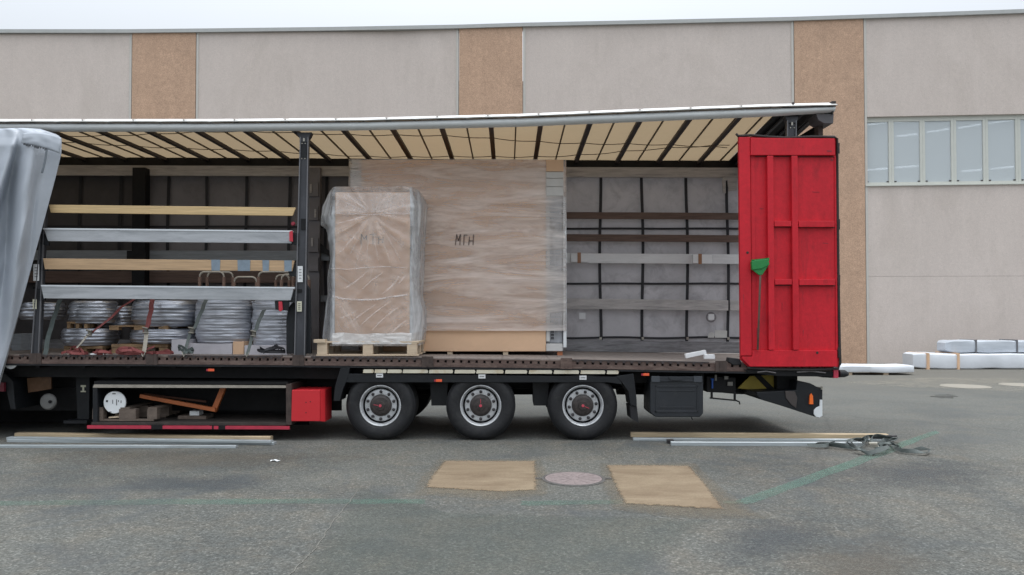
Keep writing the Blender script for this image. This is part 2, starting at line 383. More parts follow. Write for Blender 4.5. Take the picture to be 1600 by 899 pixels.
M['board_alu'] = mat('side_board_aluminium', (.42, .435, .455), .42, var=.14, scale=4, stretch=(.4,1,3), metal=.25, dirt=((.26,.275,.29), .75, 3.2, .48))
M['blue_patch'] = mat('blue_grey_wrap_tape', (.19, .24, .29), .5, var=.15, scale=12)
M['pillar'] = mat('dark_steel_pillar', (.050, .052, .060), .5, var=.2, scale=6, stretch=(1,1,.4), dirt=((.10,.10,.11), .5, 6, .55), metal=.2)
M['pillar_edge'] = mat('worn_pillar_edge', (.16,.16,.17), .4, metal=.4)
M['label'] = mat('white_sticker', (.68,.69,.70), .5, var=.06)
M['label2'] = mat('yellowed_sticker', (.55,.54,.42), .5, var=.06)
M['ink'] = mat('black_ink', (.02,.02,.022), .6)
M['red_lens'] = mat('red_buckle', (.50,.03,.05), .35)
M['red'] = mat('red_door_paint', (.53, .014, .026), .48, var=.12, scale=1.6, stretch=(2.5,1,.5), bump=.15, bscale=9, dirt=((.27, .014, .02), .6, 3.2, .54), spec=.3, grain=.10, gscale=16)
M['red_box'] = mat('red_box_paint', (.55, .018, .026), .5, var=.05, scale=3, bump=.05)
M['red_stripe'] = mat('red_edge_paint', (.42, .030, .060), .5, var=.15, scale=9)
M['gasket'] = mat('door_gasket', (.025, .021, .020), .7, var=.3, dirt=((.09,.05,.05), .4, 9, .55))
M['scuff'] = mat('dark_scuff', (.06, .015, .018), .7)  # dark red for painted door shade and the red box rivets
M['scuff_soft'] = mat('faint_scuff', (.26,.02,.03), .7)
M['rim'] = mat('silver_wheel_rim', (.56, .575, .59), .40, geo=True, var=.12, scale=9, metal=.4, dirt=((.16,.15,.145), .6, 10, .5))
M['hub'] = mat('dark_greasy_hub', (.035, .028, .026), .5, geo=True, var=.5, scale=20, bump=.4)
M['hub_red'] = mat('red_hub_emblem', (.50,.06,.09), .4)
M['nut'] = mat('dark_wheel_nut', (.045,.042,.045), .4, metal=.5)
M['orange_lamp'] = mat('orange_lamp_lens', (.75, .11, .04), .3)
M['orange_bright'] = mat('bright_orange_marker', (.90, .16, .02), .4)
M['yellow'] = mat('faded_yellow_panel', (.33, .25, .035), .6, var=.15, dirt=((.12,.10,.03), .6, 6, .52))
M['white'] = mat('white_plastic', (.72,.74,.75), .45, var=.04)
M['foam'] = mat('white_foam', (.74,.75,.76), .8, var=.04, bump=.2)
M['brown_tape'] = mat('brown_tape', (.30,.15,.08), .5)
M['cream_strip'] = mat('cream_edge_lining', (.60,.56,.45), .6, var=.1, scale=6, dirt=((.42,.30,.14), .7, 5, .53))
M['frame_beige'] = mat('beige_steel_edge', (.30,.27,.23), .5, var=.2, scale=9)
M['rust'] = mat('rusty_brown_post', (.055,.038,.032), .7, var=.4, scale=12)
M['pallet'] = mat('grey_old_pallet_wood', (.13, .10, .08), .8, var=.3, scale=9, stretch=(1,.4,3))
M['pallet_new'] = mat('fresh_pallet_wood', (.54, .43, .31), .7, var=.16, scale=9, stretch=(.5,1,5), bump=.3, dirt=((.40,.28,.18), .5, 6, .55))
M['lilac'] = mat('lilac_white_carton', (.50,.48,.51), .6, var=.15, scale=3)
M['pallet_mid'] = mat('shaded_pallet_wood', (.30, .19, .10), .75, var=.3, scale=9, dirt=((.10,.07,.05), .6, 5, .5))  # one mid-brown wood for the small pallets under the coils
M['orange'] = mat('orange_steel_frame', (.42, .12, .035), .5, var=.2, dirt=((.16,.05,.02), .6, 8, .52))
M['cardboard'] = mat('brown_cardboard', (.76, .49, .31), .8, var=.05, scale=1.5, bump=.1, bscale=30, dirt=((.66,.43,.285), .4, 1.2, .5))
M['cardboard2'] = mat('tan_cardboard', (.70, .465, .30), .8, var=.05, scale=1.5, bump=.1, bscale=30, dirt=((.61,.41,.265), .5, .9, .5))
M['crate_white'] = mat('off_white_foam_edge', (.56,.55,.53), .8, var=.06, scale=6)
M['profile'] = mat('grey_profile_under_film', (.30,.31,.33), .5, var=.35, scale=3, stretch=(4,1,.6), dirt=((.10,.11,.13), .7, 5, .58))
M['film_bag'] = film_mat('loose_clear_bag', (1,1,1), milk=.19, streak=.16, scale=1.3, bump=.4, tint=(1.0,.92,.86))
M['film_bag_side'] = film_mat('thick_folded_film', (2,2,.6), milk=.26, streak=.38, scale=2, bump=.6, tint=(.86,.89,.92))
M['film_wrap'] = film_mat('stretch_film', (.34,1,2.2), milk=.20, streak=.34, scale=1.5, bump=.4, tint=(1.0,.90,.84), rough=.3)
M['coil_wrap'] = mat('shiny_grey_wrap', (.46,.48,.53), .32, var=.3, scale=2.0, stretch=(.25,.25,6), bump=.9, bscale=5, metal=.8, dirt=((.11,.12,.14), .8, 1.6, .47))
M['coil_pale'] = mat('pale_ribbed_wrap', (.48,.50,.55), .38, var=.25, scale=3, stretch=(.4,.4,6), bump=.9, bscale=8, metal=.5, dirt=((.25,.26,.30), .5, 3, .52))
M['tube_beige'] = mat('bare_beige_tube', (.55,.50,.42), .35, metal=.3)
M['sleeve'] = mat('brown_cardboard_sleeve', (.26,.165,.125), .8)
M['strap_red'] = mat('red_lashing_strap', (.17, .042, .04), .8, var=.2, scale=14)
M['strap_grey'] = mat('grey_lashing_strap', (.10,.115,.11), .8, var=.2, scale=14)
M['strap_teal'] = mat('teal_grey_strap', (.06,.075,.072), .8, var=.25, scale=14)
M['strap_tan'] = mat('tan_grey_strap', (.34,.31,.26), .8, var=.2, scale=14)
M['steel'] = mat('zinc_buckle', (.40,.38,.33), .4, metal=.7)
M['ratchet'] = mat('dull_ratchet_steel', (.16,.15,.13), .4, var=.3, metal=.6)
M['broom_green'] = mat('green_broom_plastic', (.012,.20,.045), .5, var=.15)
M['broom_pole'] = mat('old_broom_pole', (.17,.11,.09), .6, var=.25, scale=12)
M['pole_wood'] = mat('wooden_slat_on_ground', (.50,.39,.25), .6, var=.2, scale=6, stretch=(.3,1,5), dirt=((.22,.18,.13), .6, 4, .54))
M['pole_alu'] = mat('aluminium_slat_on_ground', (.40,.44,.455), .42, var=.15, scale=5, stretch=(.3,1,5), metal=.35, dirt=((.22,.24,.24), .6, 4, .54))
M['film_white'] = mat('white_package_film', (.66,.69,.73), .5, var=.06, scale=2, bump=.5, bscale=4)
M['film_grey'] = mat('grey_blue_package_film', (.50,.54,.59), .4, var=.15, scale=2, stretch=(.4,1,2), bump=.6, bscale=4)
M['blue'] = mat('blue_valve', (.02,.10,.42), .4)

# ================================================================== the setting
g = MB(); n = 44
def gp(i): return (abs(i/n)**2.4)*(1 if i >= 0 else -1)*600
g.v = [(gp(i), gp(j)-2, 0) for j in range(-n, n+1) for i in range(-n, n+1)]
m_ = 2*n+1
g.f = [(j*m_+i, j*m_+i+1, (j+1)*m_+i+1, (j+1)*m_+i) for j in range(2*n) for i in range(2*n)]
obj('ground', g, M['asphalt'], kind='structure')
def soft_patch(name, px, mat_, z, inset=.8):
    P = [G(*p, z) for p in px]; pts = []
    for i in range(len(P)):
        a, b = P[i], P[(i+1)%len(P)]
        for k in range(16): pts.append(a.lerp(b, k/16)+Vector((random.uniform(-.008,.008), random.uniform(-.012,.012), 0)))
    a = sum(pts[i].x*pts[(i+1)%len(pts)].y-pts[(i+1)%len(pts)].x*pts[i].y for i in range(len(pts)))
    if a < 0: pts.reverse()
    c = sum(pts, Vector())/len(pts); n_ = len(pts); mb = MB(); fade = []
    for t, f in ((1, 0), ((1+inset)/2 if inset < .7 else .96, .45 if inset < .7 else .35), (inset, 1)):
        mb.v += [tuple(c+(q-c)*t) for q in pts]; fade += [f]*n_
    for r_ in range(2): mb.f += [(r_*n_+i, r_*n_+(i+1)%n_, (r_+1)*n_+(i+1)%n_, (r_+1)*n_+i) for i in range(n_)]
    mb.f.append(tuple(2*n_+i for i in range(n_)))
    o = obj(name, mb, mat_, kind='structure'); at = o.data.attributes.new('fade', 'FLOAT', 'POINT'); at.data.foreach_set('value', fade); return o
def patch(name, px, mat_, z, rough=.02, sub=14, label=None, kind='structure'):
    P = [G(*p, z) for p in px]; pts = []
    for i in range(len(P)):
        a, b = P[i], P[(i+1)%len(P)]
        for k in range(sub):
            q = a.lerp(b, k/sub); q.x += random.uniform(-rough, rough); q.y += random.uniform(-rough, rough)*1.5
            pts.append(q)
    mb = MB(); c = sum((q for q in pts), Vector())/len(pts)
    mb.v = [tuple(q) for q in pts]; mb.f = [tuple(range(len(pts)))]
    a = sum(pts[i].x*pts[(i+1)%len(pts)].y-pts[(i+1)%len(pts)].x*pts[i].y for i in range(len(pts)))
    if a < 0: mb.f = [tuple(reversed(mb.f[0]))]
    o = obj(name, mb, mat_, kind=kind)
    return o
soft_patch('sandy_patch', [(693,719),(766,719.5),(838,719.5),(840,742),(841,766),(780,769),(715,765),(662,762),(672,745)], M['sand'], .008, .87)
soft_patch('sandy_patch', [(946,726),(1010,726),(1078,727),(1105,758),(1135,797),(1060,793),(975,788),(960,760)], M['sand'], .008, .87)
soft_patch('sandy_fringe', [(684,717),(845,717),(860,742),(856,775),(780,782),(640,774),(655,745)], M['sand_edge'], .006, .7)
soft_patch('sandy_fringe', [(935,723),(1088,723),(1125,758),(1200,812),(1060,812),(955,797),(940,760)], M['sand_edge'], .006, .7)
soft_patch('asphalt_repair', [(452,899),(480,868),(515,820),(562,760),(700,800),(900,805),(1120,812),(1060,860),(980,930),(700,980)], M['greenish'], .0035, .8)
soft_patch('worn_area', [(40,700),(300,704),(520,706),(640,712),(420,738),(180,735),(20,722)], M['brownish'], .003, .15)
soft_patch('worn_area', [(1150,810),(1260,800),(1330,830),(1250,880),(1120,899),(1090,850)], M['bluish'], .003, .15)
soft_patch('worn_area', [(1230,850),(1400,835),(1500,880),(1420,940),(1200,930)], M['brownish'], .0025, .15)
soft_patch('worn_area', [(150,742),(420,738),(470,755),(380,775),(160,770)], M['bluish'], .0035, .15)
soft_patch('worn_area', [(1250,720),(1500,712),(1600,740),(1540,775),(1300,768)], M['bluish'], .0025, .15)
patch('painted_line', [(0,783),(300,780),(560,780),(665,780),(665,787),(300,788),(0,790)], M['green_faint'], .004, .01, 8)
patch('painted_line', [(815,783),(970,781),(975,787),(815,790)], M['green_faint'], .004, .01, 8)
patch('painted_line', [(1128,783),(1150,783),(1370,704),(1462,673),(1468,676),(1380,712),(1178,787),(1130,787)], M['green_paint'], .004, .012, 8)
patch('oil_stain', [(1448,618),(1480,616),(1500,620),(1470,623)], M['stain'], .004, .08, 6)
patch('dust_streak', [(1320,598),(1440,590),(1600,592),(1600,612),(1430,606)], M['dust'], .005, .1, 8)
# joint crack in the asphalt running to the lower left
cp = [G(x_, y_, .004) for x_, y_ in [(452,899),(480,870),(497,852),(520,815),(548,782),(562,762)]]
mb = MB(); pts = []
for a, b in zip(cp[:-1], cp[1:]):
    for k in range(10):
        q = a.lerp(b, k/10); q.x += random.uniform(-.008,.008); pts.append(q)
mb.ribbon(pts, (1,.2,0), .007, .002); obj('crack', mb, mat('crack_dust', (.15,.148,.13), .9), kind='structure')
# manhole in front of the trailer
def manhole(cx_px, cy_px, r, m_, ring, label):
    c = G(cx_px, cy_px); t = thing('manhole_cover', c, label, 'manhole cover')
    mb = MB().lathe([(0,.012),(r*.2,.012),(r*.94,.012),(r*.95,.009),(0.0,.009)][:4], c, 'z', 40, False)
    obj('lid', mb, m_, t)
    mb = MB().lathe([(r*.955,.005),(r*.965,.010),(r*1.05,.010),(r*1.07,.003)], c, 'z', 40, False)
    obj('ring', mb, ring, t)
    return t, c
t, c = manhole(896, 749, .295, M['cover'], M['iron'], 'round pinkish concrete manhole cover between the two sandy patches')
for k in range(12):
    a = math.pi*k/6; d_ = Vector((math.cos(a), math.sin(a), 0)); obj('cover_rib', MB().ribbon([c+d_*.05+Vector((0,0,.0125)), c+d_*.26+Vector((0,0,.0125))], d_.cross(Vector((0,0,1))), .012, .004), M['cover'], t)
for a in (0, math.pi):
    mb = MB().box(c.x+math.cos(a)*.345-.03, c.x+math.cos(a)*.345+.03, c.y-.02, c.y+.02, .002, .011); obj('lifting_lug', mb, M['iron'], t)
manhole(1508, 604, .48, M['cover_far'], M['cover_far'], 'pale round manhole cover on the tan ground before the long white package')
manhole(1598, 602, .45, M['cover_far'], M['cover_far'], 'pale manhole cover cut by the right edge of the photo')

# ------------------------------------------------------------------ industrial hall
BY = 16.9                                   # wall distance behind the trailer side at the middle of the frame
def wall_y(x):                              # front face in plan: bends slightly at x = -4
    return 16.95-.02*(x+4) if x < -4 else 16.95-.075*(x+4)
def WW(px, py):
    Y = 16.9
    for _ in range(12): Y = wall_y(W(px, py, Y).x)
    return W(px, py, Y)
B = thing('industrial_hall', (0, 20, 0), 'long pale concrete hall with tan vertical bands and a strip of windows, behind the trailer', 'building')
top_px = [(-400,56),(0,53),(207,53),(307,52),(520,49.5),(717,46),(817,43),(1030,38.5),(1240,34),(1349,30.5),(1600,22),(1900,12),(2300,0)]
def top_py(px):
    for (a, b), (c, d) in zip(top_px[:-1], top_px[1:]):
        if a <= px <= c: return b+(d-b)*(px-a)/(c-a)
seams = [-330,-295,-195,207,307,717,817,1240,1349,1790,1900]
def wall_panel(name, px0, px1, m_, z0=0.0, z1=None, proud=0.0, gap=.012):
    x0 = WW(px0, 60).x+gap; x1 = WW(px1, 60).x-gap; mb = MB()
    zt0 = WW(px0, top_py(px0)).z if z1 is None else z1; zt1 = WW(px1, top_py(px1)).z if z1 is None else z1
    ya, yb = wall_y(x0)-proud, wall_y(x1)-proud; th = .25
    if x0 < -4 < x1:
        xs = [x0, -4, x1]
    else: xs = [x0, x1]
    for a, b in zip(xs[:-1], xs[1:]):
        ta = zt0+(zt1-zt0)*(a-x0)/(x1-x0); tb = zt0+(zt1-zt0)*(b-x0)/(x1-x0)
        A, Bq = wall_y(a)-proud, wall_y(b)-proud
        mb.add([(a,A,z0),(b,Bq,z0),(b,Bq+th,z0),(a,A+th,z0),(a,A,ta),(b,Bq,tb),(b,Bq+th,tb),(a,A+th,ta)],
               [(0,3,2,1),(4,5,6,7),(0,1,5,4),(1,2,6,5),(2,3,7,6),(3,0,4,7)])
    return obj(name, mb, m_, B)
tan_spans = [(207,307),(717,817),(1240,1349),(1790,1900),(-295,-195)]
zs = WW(1600, 287).z; zl = WW(1600, 178).z    # sill and lintel heights of the window strip
for px0, px1 in [(-195,207),(307,717),(817,1240)]:
    wall_panel('wall_panel', px0, px1, M['panel_grey'])
for px0, px1 in tan_spans: wall_panel('pilaster_panel', px0, px1, M['panel_tan'], proud=.03)
wall_panel('wall_panel', 1349, 1790, M['panel_grey'], 0, WW(1450, 432).z-.003)
wall_panel('wall_panel', 1349, 1790, M['panel_grey'], WW(1450, 432).z+.003, zs)
wall_panel('wall_panel', 1349, 1790, M['panel_grey'], zl, None)
wall_panel('wall_panel', 1900, 2290, M['panel_grey']); wall_panel('wall_panel', -390, -295, M['panel_grey'])
for s_ in (207,307,717,817,1240,1349,1790):   # pale joint strips beside each tan band
    off = 2.2 if s_ in (307,817,1349) else -2.2
    x = WW(s_+off, 60).x; mb = MB()
    mb.box(x-.04, x+.04, wall_y(x)-.024, wall_y(x)+.01, 0.001, WW(s_, top_py(s_)).z-.004)
    obj('joint_strip', mb, M['seal'], B)
# coping along the parapet
mb = MB()
cps = [(p, WW(p[0], p[1])) for p in top_px]
for (pa, a), (pb, b) in zip(cps[:-1], cps[1:]):
    for (h0, h1, o0, o1) in ((0, .13, -.10, .40),):
        ya, yb = wall_y(a.x), wall_y(b.x)
        mb.add([(a.x,ya+o0,a.z+h0),(b.x,yb+o0,b.z+h0),(b.x,yb+o1,b.z+h0),(a.x,ya+o1,a.z+h0),
                (a.x,ya+o0,a.z+h1),(b.x,yb+o0,b.z+h1),(b.x,yb+o1,b.z+h1),(a.x,ya+o1,a.z+h1)],
               [(0,3,2,1),(4,5,6,7),(0,1,5,4),(1,2,6,5),(2,3,7,6),(3,0,4,7)])
obj('coping', mb, M['coping'], B)
xl, xr = WW(-390, 60).x, WW(2290, 60).x
mb = MB().box(xl, xr, 19.5, 42, 0, 10.9); obj('hall_body', mb, M['roofing'], B)
# window strip: one frame unit per pane
wx = [1351,1395,1444,1493,1543,1594,1644,1694,1744,1788]
for i, (a, b) in enumerate(zip(wx[:-1], wx[1:])):
    x0, x1 = WW(a, 230).x, WW(b, 230).x; y0, y1 = wall_y(x0)+.10, wall_y(x1)+.10
    def fr(xa, xb, za, zb, dy=0.0, th=.08, mb=None):
        mb = mb or MB(); k = (y1-y0)/(x1-x0); A, Bq = y0+(xa-x0)*k+dy, y0+(xb-x0)*k+dy
        return mb.add([(xa,A,za),(xb,Bq,za),(xb,Bq+th,za),(xa,A+th,za),(xa,A,zb),(xb,Bq,zb),(xb,Bq+th,zb),(xa,A+th,zb)],
                      [(0,3,2,1),(4,5,6,7),(0,1,5,4),(1,2,6,5),(2,3,7,6),(3,0,4,7)])
    mb = fr(x0+.002, x0+.085, zs+.002, zl-.002); fr(x1-.085, x1-.002, zs+.002, zl-.002, mb=mb)
    fr(x0+.088, x1-.088, zl-.16, zl-.002, mb=mb); fr(x0+.088, x1-.088, zs+.002, zs+.12, mb=mb)
    wo = obj('window', mb, M['win_frame'], B)
    obj('pane', fr(x0+.088, x1-.088, zs+.122, zl-.162, .03, .02), M['glass'], wo)
    mb = fr(x0+.002, x1-.002, zs-.03, zs+.001, -.16, .15); obj('sill', mb, M['win_frame'], wo)
    mb = MB()
    for xx in (x0+.13, x1-.13): fr(xx-.03, xx+.03, zs+.125, zs+.16, -.012, .03, mb=mb)
    obj('latch', mb, M['rib'], wo)
# room behind the strip; glowing bars imitate streaks reflected in the panes
xa, xb = WW(1345, 230).x, WW(1790, 230).x
mb = MB(); mb.box(xa, xb, 18.9, 19.4, zs-.5, zl+.6); obj('inner_wall', mb, M['room'], B)
mb = MB(); mb.box(xa, xb, wall_y(xa)+.3, 18.9, zl+.6, zl+.7); obj('inner_ceiling', mb, M['room'], B)
for (pa, qa, pb, qb) in [(1352,196,1389,191),(1398,191,1441,189),(1449,207,1485,201),(1498,200,1535,194),(1545,193,1588,187),
                         (1354,266,1391,263),(1400,262,1442,259),(1503,268,1537,265),(1548,264,1590,260),(1596,186,1640,181),(1402,213,1440,209)]:
    p0 = W(pa, qa, 17.2); p1 = W(pb, qb, 16.9)
    p0.y = wall_y(p0.x)+.55; p1.y = wall_y(p1.x)+.55
    p0 = W(pa, qa, p0.y); p1 = W(pb, qb, p1.y)
    obj('light_tube', MB().tube([p0, p1], .032, 6), M['tube_light'], B)

# ================================================================== semi-trailer
T = thing('semi_trailer', (0, 1.25, 0), 'flatbed curtain trailer with open side, cream roof lining and three axles', 'trailer')
T['label'] = 'curtain-sided semi-trailer, side open, three silver-rimmed wheels, cream roof lining and red rear door'
FY = 2.45
XL, XR = X(-330), X(1303, 0, 300)
def lerp_tab(tab, x):
    if x <= tab[0][0]: (a,b),(c,d) = tab[0], tab[1]
    elif x >= tab[-1][0]: (a,b),(c,d) = tab[-2], tab[-1]
    else:
        for (a,b),(c,d) in zip(tab[:-1], tab[1:]):
            if a <= x <= c: break
    return b+(d-b)*(x-a)/(c-a)
HOLE = [(-330,558),(0,559),(200,560),(500,562),(900,567),(1150,571.5),(1310,574)]
def hy(px): return lerp_tab(HOLE, px)
def bar(mb, px0, px1, f0, f1, Y0, Y1, step=None):
    """sheared bar whose top/bottom pixel rows are functions of px, at plane Y0"""
    n = max(1, int((px1-px0)/(step or 100)))
    xs = [px0+(px1-px0)*i/n for i in range(n+1)]
    t_ = [(a, f0(a)) for a in xs]; b_ = [(a, f1(a)) for a in reversed(xs)]
    return mb.pprism(t_+b_, Y0, Y1)
# floor
FZ = Z(560.5, 0)
mb = MB(); xs = [XL+(XR-XL)*i/16 for i in range(17)]
def floor_z(x, Y):                          # near edge follows the rail, far edge almost level
    p = CX+x*F/(D); zn = W(p, hy(p)-5, 0).z; zf = W(p, lerp_tab([(500,546.5),(888,548.0),(1150,552)], p), FY).z
    zf = min(zf, zn+.02); return zn+(zf-zn)*Y/FY
np_ = 22
for k in range(np_):
    xa, xb = XL+(XR-XL)*k/np_, XL+(XR-XL)*(k+1)/np_-.004
    z = [floor_z(xa,.03), floor_z(xb,.03), floor_z(xb,FY), floor_z(xa,FY)]
    mb.add([(xa,.03,z[0]-.03),(xb,.03,z[1]-.03),(xb,FY,z[2]-.03),(xa,FY,z[3]-.03),(xa,.03,z[0]),(xb,.03,z[1]),(xb,FY,z[2]),(xa,FY,z[3])],
           [(0,3,2,1),(4,5,6,7),(0,1,5,4),(1,2,6,5),(2,3,7,6),(3,0,4,7)])
obj('floor', mb, M['floorply'], T)
# side rail: top lip, toothed strip with holes, lower band
mb = MB(); bar(mb, -330, 1303, lambda p: hy(p)+2.6, lambda p: hy(p)+9.2, -.01, .06); obj('side_rail', mb, M['rail'], T)
mb = MB(); bar(mb, -330, 1303, lambda p: hy(p)-3.2, lambda p: hy(p)-1.6, -.004, .05); obj('rail_lip', mb, M['rail'], T)
mb = MB(); p = -330
while p < 1300:
    mb.pprism([(p, hy(p)-1.7), (p+8, hy(p)-1.7), (p+8.4, hy(p)+.4), (p+8, hy(p)+2.7), (p, hy(p)+2.7), (p-.4, hy(p)+.4)], -.002, .03)
    p += 12.1
obj('rail_hole_strip', mb, M['rail'], T)
mb = MB(); bar(mb, -330, 1303, lambda p: hy(p)-3, lambda p: hy(p)+10, .065, .075); obj('rail_back', mb, M['black'], T)
for a, b in ((30,236),(262,440),(486,668),(886,1108)):          # darker lashing strips lying on the rail
    mb = MB(); bar(mb, a, b, lambda p: hy(p)-5.0, lambda p: hy(p)-3.3, -.012, .055)
    q = a+2
    while q < b-6:
        mb.pprism([(q,hy(q)-3.2),(q+5,hy(q)-3.2),(q+4,hy(q)-.6),(q+1,hy(q)-.6)], -.014, -.004); q += 12.1
    obj('lashing_strip', mb, M['strip'], T)
for q in (237, 668, 885, 1127, 466, 55):                         # post sockets on the rail
    mb = MB().pprism([(q-9,hy(q)-7),(q+9,hy(q)-7),(q+9,hy(q)+10),(q-9,hy(q)+10)], -.022, -.012)
    mb.pprism([(q-2,hy(q)-6),(q+2,hy(q)-6),(q+2,hy(q)+9),(q-2,hy(q)+9)], -.027, -.0225)
    obj('post_socket', mb, M['rail'] if q in (885,) else M['rust'], T)
mb = MB(); bar(mb, -330, 1303, lambda p: hy(p)+9.4, lambda p: hy(p)+12.2, .03, .10); obj('lower_lip', mb, M['pillar'], T)
# cream lining strip segments above the wheels
segs = [(568,584),(586,604),(606,628),(630,669),(671,708),(711,743),(745,787),(790,824),(827,863),(866,905),(908,946),(949,967)]
for a, b in segs:
    mb = MB().pprism([(a,577.5+(a-568)*.0045),(b-1.5,577.5+(a-568)*.0045),(b,580+(a-568)*.0045),(b-1,583+(a-568)*.0045),(a-1,583+(a-568)*.0045)], .0, .02)
    obj('lining_strip', mb, M['cream_strip'], T)
# chassis
mb = MB()
for y in (.75, 1.62):
    mb.box(XL, XR-.4, y, y+.012+.0, .62, .98); mb.box(XL, XR-.4, y-.06, y+.07, .60, .62); mb.box(XL, XR-.4, y-.06, y+.07, .98, 1.0)
obj('chassis_beam', mb, M['black'], T)
mb = MB(); x = XL+.2
while x < XR-.3: mb.box(x, x+.05, .08, 2.42, .935, .995); x += .59
obj('cross_member', mb, M['black'], T)
mb = MB().box(XL, XR-.05, FY-.03, FY+.03, .88, .99); obj('far_rail', mb, M['black'], T)
mb = MB().box(X(-100), X(515), .72, .742, .30, .95); mb.box(X(-330), X(-100), .72, .742, .5, .95)
obj('valance_sheet', mb, M['black'], T)  # black sheet added as dark backing under the floor
mb = MB(); bar(mb, -330, 1100, lambda p: hy(p)+13, lambda p: hy(p)+30, .30, .34); obj('edge_beam', mb, M['black'], T)
mb = MB().box(X(146), X(454), 1.55, 2.44, Z(664,.02), .9); obj('far_pallet_box', mb, M['black'], T)  # unseen far-side box added to block light under the trailer
mb = MB().box(X(-330), X(125), 1.5, 2.44, .03, .9); obj('far_side_locker', mb, M['black'], T)  # another unseen box, added to keep light from under the front
for a in (-200, 60, 200, 330): mb = MB().tube([(X(a),1.2,.62),(X(a+90),1.2,.62)], .2, 20); obj('air_cylinder', mb, M['black'], T, smooth='auto')  # cylinders added to darken the space under the floor
for a in (470, 600, 760, 985): mb = MB().tube([(X(a),1.2,.66),(X(a+95),1.2,.66)], .19, 20); obj('air_cylinder', mb, M['black'], T, smooth='auto')  # further light-blocking cylinders added around the axles
mb = MB().box(X(520), X(975), .45, 2.05, .86, .9); obj('inner_mudguard', mb, M['black'], T)
# wheel arch beam and flaps
mb = MB(); mb.pprism([(532,584),(968,589),(972,601),(950,598),(530,598)], .015, .34); obj('wheel_arch_beam', mb, M['black_plastic'], T, bevel=.006)
def curve_flap(pts, wpx, Y0, Y1, name='mudguard'):
    mb = MB(); L_ = [(a-wpx/2, b) for a, b in pts]+[(a+wpx/2, b) for a, b in reversed(pts)]
    return obj(name, mb.pprism(L_, Y0, Y1), M['black_plastic'], T, bevel=.004)
mb = MB().pprism([(532,575),(547,575),(543,592),(536,608),(531,627),(521,627),(523,606),(528,588)], .01, .36); obj('mudguard', mb, M['black_plastic'], T, bevel=.006)
mb = MB().pprism([(962,588),(990,584),(992,600),(995,625),(995,636),(985,633),(982,612),(972,598)], .01, .36); obj('mudguard', mb, M['black_plastic'], T, bevel=.006)
mb = MB().pprism([(984,634),(995,634),(998,661),(986,654)], .03, .34); obj('mud_flap', mb, M['rubber'], T)
for (a, b) in ((672,700),(832,858)):                           # arch dividers between wheels
    mb = MB().pprism([(a,598),(b,598),(b-3,634),(a+2,634)], .25, .7); obj('arch_divider', mb, M['black_plastic'], T)
for px_, py_ in ((593,587),(753,588.5),(911,590.5)):
    mb = MB().pprism([(px_-5.5,py_-3.2),(px_+5.5,py_-3.2),(px_+5.5,py_+3.2),(px_-5.5,py_+3.2)], .006, .0145)
    lb = obj('axle_label', mb, M['label'], T, bevel=.002)
    mb = MB()
    for k in range(5): mb.pprism([(px_-3.6+k*1.5,py_-.7),(px_-2.6+k*1.5,py_-.7),(px_-2.6+k*1.5,py_+.8),(px_-3.6+k*1.5,py_+.8)], .004, .0055)
    obj('label_print', mb, M['nut'], lb)
for px_, py_ in ((329,578.5),(685,595),(1009,585.5)):
    mb = MB().pprism([(px_-4,py_-2),(px_+5.5,py_-2),(px_+5.5,py_+2),(px_-4,py_+2)], .0, .012); obj('side_marker', mb, M['orange_lamp'], T, bevel=.003)
    mb = MB().pprism([(px_-6.5,py_-1.6),(px_-4.4,py_-1.6),(px_-4.4,py_+1.6),(px_-6.5,py_+1.6)], .001, .012); obj('side_marker_base', mb, M['red_stripe'], T)
# wheels
R_ = .452
def make_wheel(c, near=True):
    s = 1 if near else -1
    tyre = [(.262,.02),(.275,.005),(.30,-.004),(.345,-.012),(.385,-.008),(.41,.004),(.428,.022),(.434,.035),(.4505,.05),(.452,.07),
            (.452,.16),(.445,.163),(.445,.17),(.452,.173),(.452,.26),(.445,.263),(.445,.27),(.452,.273),(.452,.38),(.44,.41),(.36,.43),(.262,.42)]
    mb = MB().lathe([(r, h*s) for r, h in tyre], c, 'y', 72, False)
    wh = obj('wheel', mb, M['rubber'], T, smooth='auto', loc=c)
    # rim: flange, deep well, disc, hub
    fl = [(.266,.018),(.268,.006),(.262,.002),(.254,.004),(.249,.014),(.240,.032),(.230,.06),(.226,.11)]
    obj('rim_flange', MB().lathe([(r, h*s) for r, h in fl], c, 'y', 64, False), M['rim'], wh, smooth=True)
    obj('rim_well', MB().lathe([(r, h*s) for r, h in [(.228,.055),(.224,.13),(.20,.14),(.0,.14)]], c, 'y', 48, False), M['black'], wh, smooth='auto')
    dk = [(.212,.085),(.210,.066),(.203,.058),(.150,.050),(.142,.052),(.138,.10)]
    obj('rim_disc', MB().lathe([(r, h*s) for r, h in dk], c, 'y', 64, False), M['rim'], wh, smooth='auto')
    hb = [(.141,.09),(.141,.045),(.136,.032),(.112,.026),(.105,.018),(.06,.012),(.055,.004),(.0,.002)]
    obj('hub', MB().lathe([(r, h*s) for r, h in hb], c, 'y', 40, False), M['hub'], wh, smooth='auto')
    obj('hub_badge', MB().lathe([(r, h*s) for r, h in [(.019,.002),(.019,-.004),(0,-.005)]], c, 'y', 16, False), M['hub_red'], wh)
    return wh
def add_nuts(wh, c, ph, first=None):
    for k in range(10):
        q = ph+2*math.pi*k/10; loc = Vector((c[0]+.176*math.cos(q), c[1]+.052, c[2]+.176*math.sin(q)))
        if first is None:
            mb = MB().lathe([(.021,.004),(.021,-.006),(.015,-.010),(.0145,-.030),(.010,-.034),(0,-.034)], loc, 'y', 6+6, False)
            first = obj('wheel_nut', mb, M['nut'], wh, loc=loc)
        else:
            o = first.copy(); SC.collection.objects.link(o); o.parent = wh; o.location = loc-wpos(wh)
    return first
